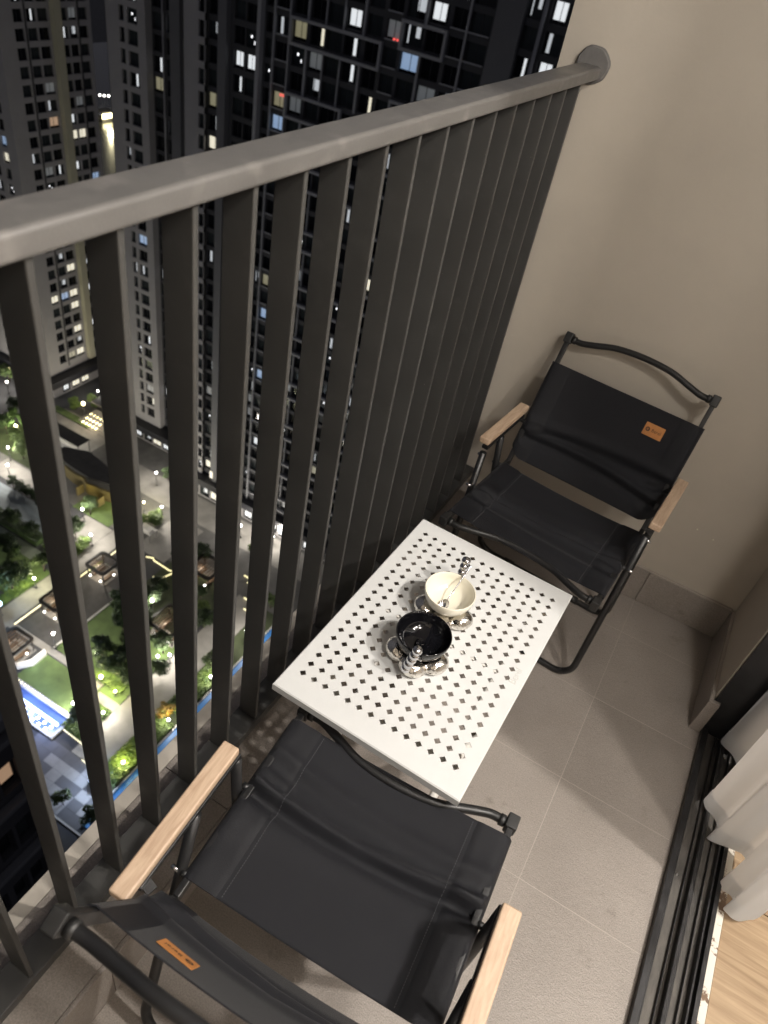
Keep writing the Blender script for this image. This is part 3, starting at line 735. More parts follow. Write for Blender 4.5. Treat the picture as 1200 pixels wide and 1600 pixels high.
def spoon(label, base, tip, loc):
    s = thing('spoon', label, 'spoon', loc)
    b = Vector(base); t = Vector(tip); d = (t-b).normalized(); side = d.cross(Vector((0,0,1))).normalized(); up = side.cross(d)
    m = MB(); n = 10; k = 20
    for i in range(n+1):
        a = i/n
        for q in range(k):
            th = 2*math.pi*q/k; rr = a
            m.v.append(tuple(b + d*(0.0145*rr*math.cos(th)) + side*(0.0098*rr*math.sin(th)) + up*(0.0045*rr*rr - 0.0045)))
    for i in range(n):
        for q in range(k): q2 = (q+1) % k; m.f.append([i*k+q, i*k+q2, (i+1)*k+q2, (i+1)*k+q]); m.m.append(0)
    o = m.build('spoon_bowl', 'spoonsteel', s, smooth=True); o.modifiers.new('solid', 'SOLIDIFY').thickness = 0.0009
    L = (t-b).length
    pts = [b + d*0.0135, b + d*0.03 + up*0.001, b + d*(L*0.6), b + d*(L*0.9), t]
    MB().tube(smooth_path(pts, 6), 0.0013, 10, radii=[0.0012 + 0.0008*(i/24)**2 for i in range(25)]).build('spoon_handle', 'spoonsteel', s, smooth=True)
    return s
spoon('thin steel spoon resting inside the cream white cup', (-0.001, -0.017, 0.0058), (0.009, 0.073, 0.0565), (-0.233, 1.055, TZ+0.0345))
spoon('steel spoon lying inside the black cup', (-0.002, 0.003, 0.0058), (0.028, -0.076, 0.052), (-0.226, 0.921, TZ+0.0345))

# ================================================================== THE CITY BELOW
GZ = CAMZ - 110.0
def zr(z): return z + CAMZ
struct(MB().quad((-1500, -900, GZ), (600, -900, GZ), (600, 1500, GZ), (-1500, 1500, GZ)).build('ground', 'asphalt'))
def sheet_rect(name, m, x0, x1, y0, y1, lift, parent=None):
    o = MB().box(x0, x1, y0, y1, GZ-0.3, GZ+lift).build(name, m)
    return struct(o)

# ---- towers
WIN = {}
def window_mesh(w_, h, var):
    key = (round(w_, 2), round(h, 2), var)
    if key in WIN: return WIN[key]
    m = MB(); fr = 0.07
    m.box(-w_/2, w_/2, 0, 0.06, 0, fr, 0); m.box(-w_/2, w_/2, 0, 0.06, h-fr, h, 0)
    m.box(-w_/2, -w_/2+fr, 0, 0.06, fr, h-fr, 0); m.box(w_/2-fr, w_/2, 0, 0.06, fr, h-fr, 0)
    if w_ > 1.3: m.box(-0.04, 0.04, 0, 0.06, fr, h-fr, 0)
    def pane(x0, x1, z0, z1, mi, d=0.045): m.quad((x0, d, z0), (x1, d, z0), (x1, d, z1), (x0, d, z1), mi)
    a, b = -w_/2+fr, w_/2-fr; c, d = fr, h-fr
    L = {'D': 'glass', 'T': 'glassteal'}.get(var)
    rng = random.Random(hash(key) & 0xffff)
    if L: pane(a, b, c, d, 1); mats = ['winframe', L]
    else:
        lit = {'S': 'litw', 'F': 'litw', 'H': 'lits', 'P': 'bulbs', 'Q': 'lits', 'K': 'litdim', 'W': 'litwm', 'Y': 'lity', 'O': 'lito', 'B': 'litb', 'V': 'lits', 'U': 'lity'}[var]
        mats = ['winframe', 'glass', lit, 'glassteal']
        W_ = b-a; H_ = d-c
        if var in 'SVU':
            f = {'S': 0.50, 'V': 0.18, 'U': 0.68}[var]; x0 = a+f*W_; x1 = x0+0.20*W_
            pane(a, x0, c, d, 1); pane(x0, x1, c+0.06*H_, d-0.04*H_, 2); pane(x1, b, c, d, 3); pane(x0, x1, c, c+0.06*H_, 1); pane(x0, x1, d-0.04*H_, d, 1)
        elif var == 'P':
            pane(a, b, c, d, 3); m.box(a+0.3*W_, a+0.3*W_+0.22, 0.03, 0.044, c+0.55*H_, c+0.55*H_+0.3, 2); m.box(a+0.62*W_, a+0.62*W_+0.10, 0.03, 0.044, c+0.2*H_, c+0.2*H_+0.42, 2)
        elif var == 'Q':
            pane(a, b, c, d, 3); m.box(a+0.12*W_, a+0.20*W_, 0.03, 0.044, c+0.1*H_, d, 2); m.box(a+0.55*W_, a+0.78*W_, 0.03, 0.044, c+0.45*H_, d, 2)
        elif var == 'H':
            pane(a, a+0.42*W_, c, d, 3); pane(a+0.42*W_, b, c, c+0.35*H_, 1); pane(a+0.42*W_, a+0.85*W_, c+0.35*H_, d, 2); pane(a+0.85*W_, b, c+0.35*H_, d, 3)
        elif var in 'F':
            pane(a, a+0.12*W_, c, d, 3); pane(a+0.12*W_, a+0.80*W_, c, c+0.18*H_, 1); pane(a+0.12*W_, a+0.80*W_, c+0.18*H_, d, 2); pane(a+0.80*W_, b, c, d, 3)
            m.box(-0.22*W_, -0.16*W_, 0.05, 0.08, c+0.2*H_, d, 0); m.box(0.10*W_, 0.22*W_, 0.05, 0.08, c+0.18*H_, c+0.45*H_, 0)
        else:
            pane(a, b, c, c+0.15*H_, 1); pane(a, b, c+0.15*H_, d, 2); m.box(0.05*W_, 0.35*W_, 0.05, 0.07, c+0.15*H_, c+0.48*H_, 0)
    me = m.mesh('window', mats); WIN[key] = me; return me

def facade(parent, axis, plane, cols, z_phase, win_h, z_lo, z_hi, u_lo, u_hi, wallmat, depth, force=(), lit=0.11, seed=1, count=None, st=3.1, limit=400, name='wall', skip=()):
    """Openings in a real wall: axis 'x' = wall runs along x and faces -y, axis 'y' = runs along y and faces +x."""
    rng = random.Random(seed); m = MB()
    def P(u, z, d=0.0): return (u, plane + d, zr(z)) if axis == 'x' else (plane - d, u, zr(z))
    def Q(a, b, c, d):
        if axis == 'x': m.quad(a, b, c, d)
        else: m.quad(a, b, c, d)
    n0 = math.ceil((z_lo - z_phase)/st); rows = []
    z = z_phase + n0*st
    while z + win_h < z_hi: rows.append((z, z+win_h)); z += st
    us = [u_lo]
    for a, b in cols: us += [a, b]
    us.append(u_hi)
    zs = [z_lo]
    for a, b in rows: zs += [a, b]
    zs.append(z_hi)
    opens = []
    for j in range(len(zs)-1):
        for i in range(len(us)-1):
            a, b, c, d = us[i], us[i+1], zs[j], zs[j+1]
            if b-a < 1e-4 or d-c < 1e-4: continue
            if i % 2 == 1 and j % 2 == 1 and ((i-1)//2) not in skip:
                opens.append((a, b, c, d))
                Q(P(a,c), P(a,d), P(a,d,depth), P(a,c,depth)); Q(P(b,c), P(b,c,depth), P(b,d,depth), P(b,d))
                Q(P(a,c), P(a,c,depth), P(b,c,depth), P(b,c)); Q(P(a,d), P(b,d), P(b,d,depth), P(a,d,depth))
            else: Q(P(a,c), P(b,c), P(b,d), P(a,d))
    m.build(name, wallmat, parent)
    fset = {}
    for (fu, fz), kk in force:
        best = min(range(len(opens)), key=lambda q: abs((opens[q][0]+opens[q][1])/2-fu)*1.0 + abs((opens[q][2]+opens[q][3])/2-fz))
        fset[best] = kk
    order = sorted(range(len(opens)), key=lambda q: -opens[q][3])
    rest = MB(); px = parent.location
    for r_, q in enumerate(order):
        a, b, c, d = opens[q]; v = rng.random()
        if q in fset: var = fset[q]
        elif v < lit*1.6: var = rng.choice('SVUUPPPPQQKKKHHWBFY')
        elif v < lit*1.6 + 0.35: var = 'T'
        else: var = 'D'
        me = window_mesh(b-a-0.01, d-c-0.01, var); u = (a+b)/2
        if axis == 'x': loc = Vector((u, plane + depth - 0.07, zr(c)+0.005)); rz = 0
        else: loc = Vector((plane - depth + 0.07, u, zr(c)+0.005)); rz = R(90)
        if count is not None and count[0] >= limit:
            if var in 'DT':                                             # the smallest ones far down, joined
                if axis == 'x': rest.quad(P(a,c,depth-0.03), P(b,c,depth-0.03), P(b,d,depth-0.03), P(a,d,depth-0.03), 0 if var == 'D' else 1)
                continue
        o = link('window', me, parent, loc - px); o.rotation_euler = (0, 0, rz)
        if count is not None: count[0] += 1
    if rest.v: o = rest.build('window_panes', ['glass', 'glassteal'], parent); o['kind'] = 'stuff'; o.location = -px
    return m
def tower(label, group='residential towers across the garden'):
    return thing('apartment_tower', label, 'tower', (0, 0, 0), 0, group)
ZB, ZT = -104.5, 12.0
# tower one, far left
T1 = tower('leftmost grey apartment tower with olive vertical fin beside the lake')
facade(T1, 'y', -133.8, [(107.0,109.1),(109.9,112.1),(112.4,114.8),(117.3,119.4),(119.7,121.7),(122.2,124.3)], -43.4, 2.1, ZB, ZT, 103.5, 125.2, 'facade', 0.45,
  [((110.6,-29.8),'S'),((113.3,-47.7),'O'),((117.3,-47.7),'F'),((118.3,-50.9),'Y'),((118.2,-56.9),'F'),((107.9,-54.4),'V'),((112.5,-57.0),'S'),((120.2,-32.8),'H'),((117.3,-32.3),'S'),((108.1,-85.3),'Y'),((110.9,-85.5),'B'),((112.9,-84.8),'Y'),((112.8,-87.9),'Y'),((110.7,-82.2),'H'),((118.1,-84.4),'F'),((118.0,-94.4),'F'),((118.4,-78.8),'H'),((113.4,-97.7),'H'),((113.0,-100.4),'H'),((113.2,-103.0),'Y'),((110.1,-100.9),'W')], 0.10, 3)
facade(T1, 'x', 103.5, [(-148.0,-145.8),(-144.6,-143.4),(-141.5,-139.3),(-137.9,-136.3)], -43.4, 2.1, ZB, ZT, -152.0, -133.8, 'facade', 0.45, [((-136.9,-52.7),'B'),((-136.9,-56.3),'Y')], 0.12, 4)
MB().box(-151.9, -134.3, 104.0, 125.1, zr(ZB), zr(ZT)).build('core', 'shaft', T1)
MB().box(-133.78, -132.6, 115.25, 116.95, zr(ZB+1), zr(ZT)).build('vertical_fin', 'facadewarm', T1)
for yy in (109.35, 121.8): MB().box(-133.79, -133.66, yy, yy+0.32, zr(ZB+1), zr(ZT)).build('downpipe', 'winframe', T1)
MB().box(-152, -131.2, 101.8, 127, GZ+3.6, GZ+5.4).build('podium_fascia', 'podium', T1, bevel=0.1)
MB().box(-151, -133.0, 103.4, 126, GZ, GZ+3.6).build('shop_front', 'facade', T1)
for i, yy in enumerate((107.2, 110.2, 113.2)):
    o = link('shop_window', window_mesh(2.2, 2.6, 'Y' if i else 'F'), T1, (-132.95, yy, GZ+0.5)); o.rotation_euler = (0, 0, R(90))
# tower two
T2 = tower('pale grey tower with thin white drainpipe, second from the left')
def t2face(): pass
facade(T2, 'x', 105.5, [(-106.4,-105.3),(-104.6,-102.4)], -31.0, 2.2, ZB, ZT, -109.4, -100.7, 'facade', 0.45,
  [((-103.6,-32.9),'S'),((-103.7,-60.3),'B'),((-103.5,-66.6),'V'),((-103.6,-82.2),'S')], 0.10, 5)
facade(T2, 'x', 107.0, [(-100.5,-98.3),(-97.6,-95.3)], -31.0, 2.4, ZB, ZT, -100.7, -95.0, 'facadedark', 0.4,
  [((-95.9,-23.2),'F'),((-98.6,-29.2),'S'),((-99.2,-32.3),'W'),((-95.5,-29.0),'H'),((-95.6,-35.1),'H'),((-95.7,-37.9),'F'),((-95.5,-41.2),'S'),((-98.9,-96.0),'F')], 0.10, 6)
MB().quad((-100.69, 105.5, zr(ZB)), (-100.69, 107.0, zr(ZB)), (-100.69, 107.0, zr(ZT)), (-100.69, 105.5, zr(ZT))).build('side_return', 'facade', T2)
MB().box(-109.3, -93.0, 107.5, 122, zr(ZB), zr(ZT)).build('core', 'shaft', T2)
MB().tube([(-98.0, 106.6, zr(ZB)), (-98.0, 106.6, zr(ZT))], 0.16, 10).build('downpipe', 'facade', T2, smooth=True)
MB().box(-94.95, -92.9, 104.8, 107.4, zr(ZB), zr(ZT)).build('lift_shaft', 'shaft', T2)
MB().box(-109.41, -109.3, 105.5, 122, zr(ZB), zr(ZT)).build('west_wall', 'facade', T2)
MB().box(-110.5, -90, 103.2, 123, GZ+3.8, GZ+5.4).build('podium_fascia', 'podium', T2, bevel=0.1)
MB().box(-109.2, -90.5, 105.0, 122, GZ, GZ+3.8).build('shop_front', 'facade', T2)
for i, xx in enumerate((-107, -104.2, -101.4, -98.6)): link('shop_window', window_mesh(2.3, 2.6, 'FHYF'[i]), T2, (xx, 104.95, GZ+0.5))
# tower three
T3 = tower('grey tower corner with blank pale wall and one bright pillar')
cnt = [0]
facade(T3, 'x', 98.5, [(-83.75,-82.65)], -21.95, 2.15, ZB, ZT, -86.6, -82.55, 'facade', 0.45, [], 0.03, 8)
facade(T3, 'x', 99.3, [(-82.45,-80.0)], -21.95, 2.3, ZB, ZT, -82.55, -79.7, 'facadedark', 0.4, [((-81.7,-30.5),'W'),((-81.0,-33.4),'S'),((-81.6,-53.8),'V')], 0.12, 9)
MB().box(-79.7, -78.2, 97.9, 99.5, zr(ZB), zr(ZT)).build('pillar', 'shaft', T3)
facade(T3, 'x', 98.9, [(-77.5,-75.6),(-75.4,-73.4)], -24.6, 2.3, ZB, ZT, -78.2, -72.9, 'facadedark', 0.4, [((-76.8,-23.6),'F'),((-74.5,-23.4),'F')], 0.10, 10)
MB().box(-86.5, -72.9, 99.9, 116, zr(ZB), zr(ZT)).build('core', 'shaft', T3)
MB().box(-86.62, -86.5, 98.5, 116, zr(ZB), zr(ZT)).build('west_wall', 'facade', T3)
MB().box(-72.9, -72.3, 97.9, 99.0, zr(ZB), zr(ZT)).build('corner_post', 'framegrey', T3)
MB().box(-87.5, -72.4, 96.6, 117, GZ+4.4, GZ+6.0).build('podium_fascia', 'podium', T3, bevel=0.1)
MB().box(-86.5, -72.6, 98.2, 116, GZ, GZ+4.4).build('shop_front', 'facade', T3)
for i, xx in enumerate((-84.5, -81.5, -78.5, -75.5)): link('shop_window', window_mesh(2.5, 3.0, 'FHYF'[i]), T3, (xx, 98.12, GZ+0.5))
for i in range(4): o = link('window', window_mesh(1.0, 2.4, 'Y'), T3, (-79.0+1.08*i-0.5, 97.85 if i < 1 else 98.45, GZ+6.4))
# tower four: dark glass front with light frames
T4 = tower('dark glass tower front with pale rectangular outline frames')
cols4 = [(-72.0,-70.6),(-70.3,-68.1),(-67.5,-65.3),(-64.7,-62.4),(-62.1,-59.6),(-59.3,-56.7),(-56.0,-53.8),(-53.2,-51.1),(-50.6,-47.8),(-47.5,-44.8),(-44.2,-42.2),(-41.8,-39.0),(-38.3,-38.2),(-35.0,-33.1),(-32.2,-29.9),(-29.4,-27.0),(-26.4,-24.0)]
facade(T4, 'x', 98.9, cols4, -18.85, 2.35, ZB, ZT, -72.3, -22.0, 'facadedark', 0.5,
  [((-57.6,-14.6),'F'),((-57.6,-17.5),'S'),((-57.6,-20.5),'S'),((-62.5,-23.6),'H'),((-62.9,-17.4),'U'),((-68.6,-17.5),'S'),((-70.1,-17.4),'V'),((-66.1,-17.6),'W'),((-49.1,-17.4),'B'),((-45.3,-11.4),'F'),((-49.1,-11.8),'H'),((-31.2,-8.1),'F'),((-31.8,-11.0),'V'),((-34.0,-14.2),'S'),((-68.4,-30.0),'B')], 0.14, 12, cnt, limit=300, skip=(12,))
MB().box(-72.2, -22.0, 99.6, 118, zr(ZB), zr(ZT)).build('core', 'shaft', T4)
def outline(x0, x1, z0, z1, t=0.34, p=0.55):
    y0 = 98.9 - p; y1 = 98.88
    m = MB(); m.box(x0, x1, y0, y1, zr(z1)-t, zr(z1)); m.box(x0, x1, y0, y1, zr(z0), zr(z0)+t)
    m.box(x0, x0+t, y0, y1, zr(z0)+t, zr(z1)-t); m.box(x1-t, x1, y0, y1, zr(z0)+t, zr(z1)-t)
    m.build('outline_frame', 'framegrey', T4)
def mull(x, z0, z1, t=0.30, p=0.30): MB().box(x-t/2, x+t/2, 98.9-p, 98.88, zr(z0), zr(z1)).build('mullion', 'framegrey', T4)
def ledge(x0, x1, z, t=0.16, p=0.22): MB().box(x0, x1, 98.9-p, 98.88, zr(z)-t/2, zr(z)+t/2).build('ledge', 'framegrey', T4)
k = 0; zz = -16.15
base = [(-67.8, -53.3, 0), (-50.9, -44.4, 3.1)]
for n in range(-1, 10):
    for (xa, xb, dz) in base:
        z1 = -16.05 + dz - 9.3*n
        if z1-3.4 < ZB: continue
        outline(xa + (0 if n % 2 == 0 else -0.1), xb + (0 if n % 2 == 0 else -5.0*(xb-xa > 10)), z1-3.4, z1)
    zt = -16.05 - 9.3*n
    if zt - 9.4 > ZB:
        mull(-65.0, zt-9.3, zt-3.4); mull(-56.35, zt-9.3, zt-3.4); mull(-47.7, zt-6.2, zt-0.3); mull(-62.2, zt-9.3, zt-3.4, 0.16); mull(-59.45, zt-9.3, zt-3.4, 0.16)
for n in range(0, 30):
    z = -12.5 - 3.1*n - 3.1*0 
    if z < ZB: break
    ledge(-53.2, -51.0, z); ledge(-44.3, -39.0, z); ledge(-70.4, -67.9, z)
mull(-67.95, ZB, ZT, 0.2); mull(-70.45, ZB, ZT, 0.22, 0.4); mull(-42.0, ZB, ZT, 0.25)
MB().box(-38.6, -35.1, 98.3, 98.89, zr(ZB), zr(ZT)).build('solid_pier', 'shaft', T4)
MB().tube([(-32.7, 98.4, zr(ZB)), (-32.7, 98.4, zr(ZT))], 0.22, 10).build('downpipe', 'framegrey', T4, smooth=True)
for x, z in ((-68.9, -26.2), (-51.9, -15.6)):
    for dx in (0, 0.5): MB().box(x+dx, x+dx+0.28, 98.7, 98.85, zr(z), zr(z)+0.3).build('indicator_light', 'red', T4)
MB().box(-72.0, -20, 96.9, 118, GZ+4.0, GZ+5.6).build('podium_fascia', 'podium', T4, bevel=0.1)
MB().box(-71.8, -21, 98.4, 117, GZ, GZ+4.0).build('shop_front', 'facade', T4)
for i in range(12): link('shop_window', window_mesh(2.6, 2.9, 'FYHBYF'[i % 6]), T4, (-69.5+3.1*i, 98.32, GZ+0.5))
# lower block of our own building at the lower left
NB = thing('apartment_block', 'dark lower apartment block with pale floor ledges at left edge', 'building', (0, 0, 0))
facade(NB, 'y', -10.7, [(-3.0,-2.0),(-1.2,-0.2),(0.6,1.6),(2.4,3.3),(3.5,4.2),(4.4,4.9),(5.0,5.55)], -19.75, 1.25, -60.0, -16.6, -6.0, 5.75, 'facadedark', 0.25, [((4.65,-19.1),'O'),((5.27,-19.1),'O')], 0.02, 21, st=2.85)
MB().box(-24.0, -10.95, -6.0, 5.70, zr(-60), zr(-16.7)).build('core', 'facadedark', NB)
for n in range(14): MB().box(-10.69, -10.42, -6.0, 5.85, zr(-20.25-2.85*n+2.85), zr(-20.05-2.85*n+2.85)).build('floor_ledge', 'shaft', NB, bevel=0.02)
MB().box(-24.0, -10.4, 5.751, 5.95, zr(-60), zr(-16.5)).build('end_wall', 'facadedark', NB)
MB().box(-24.0, -10.4, -6.0, 5.95, zr(-16.68), zr(-16.3)).build('roof_slab', 'shaft', NB)

# ---- the garden: flat areas
sheet_rect('boulevard', 'concrete2', -128, -20, 78.5, 105, 0.04)
sheet_rect('boulevard_paving', 'concrete', -104, -40, 90.5, 97.5, 0.07)
sheet_rect('boulevard_paving', 'concrete', -82, -74.5, 77.5, 89.5, 0.07)
sheet_rect('boulevard_paving', 'concrete', -96, -88.6, 66.5, 78.0, 0.07)
sheet_rect('garden_path', 'concrete', -88.5, -84.6, 44.0, 80.0, 0.06)
sheet_rect('garden_path', 'concrete', -88.0, -68.6, 49.15, 50.4, 0.065)
sheet_rect('dark_terrace', 'darkpave', -83.5, -75.1, 50.5, 66.5, 0.06)
sheet_rect('terrace_edge', 'coping', -75.05, -74.75, 50.5, 64.5, 0.20)
sheet_rect('lawn', 'lawn', -75.2, -62.6, 42.9, 48.9, 0.08)
sheet_rect('lawn', 'lawn', -74.6, -58.0, 50.6, 64.6, 0.08)
sheet_rect('lawn', 'lawn', -62.4, -57.8, 40.4, 50.5, 0.085)
sheet_rect('garden_path', 'concrete', -62.2, -57.6, 47.0, 48.6, 0.11)
sheet_rect('garden_path', 'concrete', -64.2, -62.7, 46.0, 50.6, 0.095)
sheet_rect('garden_path', 'concrete', -57.6, -51.9, 38.3, 80.0, 0.07)
sheet_rect('lawn', 'lawn', -84.2, -80.5, 66.6, 70.5, 0.09)
sheet_rect('planting_bed', 'soil', -51.8, -47.7, 36.0, 80.0, 0.12)
sheet_rect('planting_bed', 'soil', -73.6, -58.5, 65.0, 80.0, 0.10)
sheet_rect('planting_bed', 'lawn', -104, -88.7, 54.0, 62.5, 0.07)
sheet_rect('planting_bed', 'lawn', -100, -90, 78.2, 84.5, 0.09)
sheet_rect('sports_court', 'court', -125, -97.3, 68.6, 74.2, 0.06)
sheet_rect('sports_court', 'court2', -112, -93.6, 59.0, 65.2, 0.06)
sheet_rect('court_walk', 'concrete', -122, -104.5, 75.5, 80.5, 0.07)
sheet_rect('planting_bed', 'soil', -133, -112, 81.0, 90.5, 0.08)
sheet_rect('lawn', 'lawn', -130, -118, 99.5, 101.4, 0.30)
sheet_rect('entry_plaza', 'concrete', -128, -111, 92, 102, 0.065)
sheet_rect('road', 'asphalt', -62, -30, 10, 29.6, 0.03)
sheet_rect('kerb', 'coping', -62, -30, 29.6, 29.85, 0.14)
# plaza of alternating slabs
pz = sheet_rect('plaza', 'slabdark', -64.0, -47.5, 29.85, 38.2, 0.05)
rg = random.Random(5)
for i in range(8):
    for j in range(5):
        x0 = -63.9 + i*2.05; y0 = 29.95 + j*1.63
        m_ = 'slablight' if rg.random() < 0.45 else 'slabdark'
        MB().box(x0+0.02, x0+2.03, y0+0.02, y0+1.61, GZ+0.052, GZ+0.075).build('plaza_slab', m_, pz)
# pool
po = thing('swimming_pool', 'blue lit swimming pool with pale stone coping beside the lawn', 'pool', (-67.9, 40.2, GZ))
def Lp(o): o.location = (67.9, -40.2, -GZ); return o
Lp(MB().box(-74.5, -61.95, 38.35, 42.0, GZ+0.01, GZ+0.10).build('pool_floor', 'pooltile', po))
for (a, b, c, d) in ((-74.6, -61.5, 42.0, 42.75), (-74.6, -61.5, 38.0, 38.35), (-61.94, -61.5, 38.36, 41.99)): Lp(MB().box(a, b, c, d, GZ+0.01, GZ+0.42).build('coping', 'coping', po))
Lp(MB().box(-74.5, -62.6, 40.05, 40.45, GZ+0.1, GZ+0.5).build('light_weir', 'bulbb', po))
for i in range(5):
    for j in range(2):
        Lp(MB().ball((-69.5 + i*1.45 + 0.5*j, 38.75 + 0.72*j, GZ+0.16), 0.28, 0.28, 0.10, 10, 6).build('pool_light', 'bulbw', po, smooth=True))
for i in range(16): Lp(MB().ball((-73.9 + i*0.78, 42.4, GZ+0.5), 0.09, 0.09, 0.09, 8, 5).build('coping_light', 'bulby', po))
point_light('pool_glow', (-69.5, 40.3, GZ+3.0), 1900, (0.55, 0.65, 1.0), 1.0)
point_light('pool_glow', (-64.0, 39.4, GZ+3.0), 1900, (0.55, 0.65, 1.0), 1.0)
# long blue channel
ch = thing('water_channel', 'narrow blue lit water channel along the planting bed', 'channel', (-46.9, 48, GZ))
o = MB().box(-47.45, -46.35, 31.0, 80.0, GZ+0.02, GZ+0.14).build('channel_water', emit('channel_blue_glow', (0.05, 0.25, 0.60), 0.24, (0.03, 0.10, 0.25)), ch); o.location = (46.9, -48, -GZ)  # water itself emits flat blue, standing in for light on the channel
for a, b in ((-47.7, -47.46), (-46.34, -45.9)):
    o = MB().box(a, b, 31.0, 80.0, GZ+0.01, GZ+0.35).build('channel_edge', 'coping', ch); o.location = (46.9, -48, -GZ)
# light strips
def strip(label, pts, r=0.13):
    o = MB().tube([(x, y, GZ+0.35) for x, y in pts], r, 6).build('light_strip', 'stripy'); return tag(o, label, 'light strip', 'yellow garden light strips')
strip('long straight yellow light strip beside the dark terrace', [(-83.8, 50.0), (-83.8, 56.4)])
strip('yellow light strip between the second and third pavilion', [(-83.75, 63.6), (-83.75, 67.4)])
strip('yellow light strip running up from the far pavilion', [(-83.6, 72.6), (-83.6, 76.5)])
strip('zigzag yellow light strip around the raised planter', [(-78.1, 76.4), (-76.8, 77.0), (-76.2, 76.6), (-72.0, 76.4), (-70.8, 77.1), (-72.0, 73.1), (-73.3, 73.2)])
strip('short yellow light strip along the pool planter kerb', [(-61.3, 40.2), (-56.4, 40.0)], 0.08)
strip('yellow light strip crossing the path near the plaza', [(-55.1, 38.1), (-53.1, 38.0)], 0.08)
strip('upper of four small yellow strips beside the boulevard', [(-59.8, 84.5), (-58.3, 84.5)])
strip('second of four small yellow strips beside the boulevard', [(-58.2, 83.4), (-57.0, 83.4)])
strip('third of four small yellow strips beside the boulevard', [(-56.2, 79.8), (-54.6, 79.6)])
strip('lowest of four small yellow strips beside the boulevard', [(-54.5, 77.5), (-53.6, 77.5)])
# pavilions
def rr(hx, hy, r, n=6):
    P = []
    for cx, cy, a0 in ((hx-r, hy-r, 0), (-hx+r, hy-r, 90), (-hx+r, -hy+r, 180), (hx-r, -hy+r, 270)):
        for i in range(n+1):
            a = R(a0 + 90*i/n); P.append((cx + r*math.cos(a), cy + r*math.sin(a)))
    return P
def pavilion(label, x, y, s, h=3.2, slat=True):
    p = thing('garden_pavilion', label, 'pavilion', (x, y, GZ), 0, 'garden pavilions with rounded roofs')
    outer = rr(s/2, s/2, s*0.17); inner = rr(s/2-0.55, s/2-0.55, s*0.13); n = len(outer); m = MB()
    for z in (h-0.35, h): m.v += [(a, b, z) for a, b in outer] + [(a, b, z) for a, b in inner]
    for i in range(n):
        j = (i+1) % n
        m.f += [[2*n+i, 2*n+j, 3*n+j, 3*n+i], [i, j, 2*n+j, 2*n+i], [n+j, n+i, 3*n+i, 3*n+j], [j, i, n+i, n+j]]; m.m += [0]*4
    m.build('roof_ring', 'pavroof', p)
    q = s/2-0.5; k = int(2*q/0.55)
    for i in range(k+1):
        u = -q + 2*q*i/k; e = 0.25 if 0 < i < k else 0.8
        MB().box(u-0.07, u+0.07, -q+e, q-e, h-0.28, h-0.08).build('roof_slat', 'pavwood', p)
    MB().box(-q+0.1, q-0.1, -0.08, 0.08, h-0.34, h-0.29).build('roof_beam', 'pavroof', p)
    for sx in (-1, 1):
        for sy in (-1, 1): MB().box(sx*(s/2-0.5)-0.09, sx*(s/2-0.5)+0.09, sy*(s/2-0.5)-0.09, sy*(s/2-0.5)+0.09, 0.05, h-0.36).build('post', 'pavroof', p)
    MB().box(-s/2+0.2, s/2-0.2, -s/2+0.2, s/2-0.2, 0.02, 0.10).build('deck', 'concrete', p)
    for sx in (-1, 1): MB().box(sx*s*0.27-0.35, sx*s*0.27+0.35, -s*0.3, s*0.3, 0.101, 0.5).build('bench', 'pavwood', p, bevel=0.05)
    for i, (a, b) in enumerate(((0.30, -0.46), (-0.22, -0.47), (0.44, 0.1))):
        MB().ball((a*s, b*s, 0.9), 0.17, 0.17, 0.17, 8, 6).build('bulb', 'bulbw', p)
    point_light('pavilion_lamp', (0, -0.15*s, h-0.7), 300, (1.0, 0.80, 0.58), 0.3, p)
    return p
pavilion('small pavilion farthest up the yellow light strip', -81.1, 68.2, 4.9)
pavilion('small pavilion midway along the dark terrace', -80.6, 57.0, 4.9)
pavilion('small pavilion at the lawn end near the pool', -79.0, 46.2, 5.0)
pavilion('large slatted wood pavilion among trees near the lawn', -61.8, 65.4, 6.2)
pavilion('black pavilion under the towers beside the boulevard', -65.5, 79.8, 5.6)
# white lit bench by the lawn
wb = thing('curved_bench', 'pale blue white angled bench wall at the lawn corner', 'bench', (-75.4, 46.5, GZ))
o = MB().prism([(-1.6, -2.2), (-0.6, -2.6), (0.9, -0.6), (0.9, 2.2), (-0.1, 2.7), (-0.1, -0.2)], 0.05, 0.75).build('bench_wall', 'kiosk', wb, bevel=0.06)
MB().prism([(-1.3, -2.1), (-0.65, -2.35), (0.7, -0.5), (0.7, 2.1), (0.1, 2.3), (0.1, -0.3)], 0.752, 0.80).build('bench_top', 'kiosk', wb)
point_light('bench_glow', (-74.2, 46.0, GZ+2.0), 260, (0.75, 0.85, 1.0), 0.3)
# white canvas kiosk
kk = thing('canvas_kiosk', 'small white canvas roofed kiosk on the boulevard', 'kiosk', (-82.0, 81.0, GZ))
MB().prism([(-1.7, -1.1), (1.7, -1.1), (1.7, 1.1), (-1.7, 1.1)], 2.2, 2.35).build('eave', 'kiosk', kk)
MB().prism([(-1.3, -0.8), (1.3, -0.8), (1.3, 0.8), (-1.3, 0.8)], 2.351, 2.7).build('canopy', 'kiosk', kk, bevel=0.1)
for sx in (-1, 1):
    for sy in (-1, 1): MB().box(sx*1.5-0.05, sx*1.5+0.05, sy*0.95-0.05, sy*0.95+0.05, 0.04, 2.19).build('post', 'lampmetal', kk)
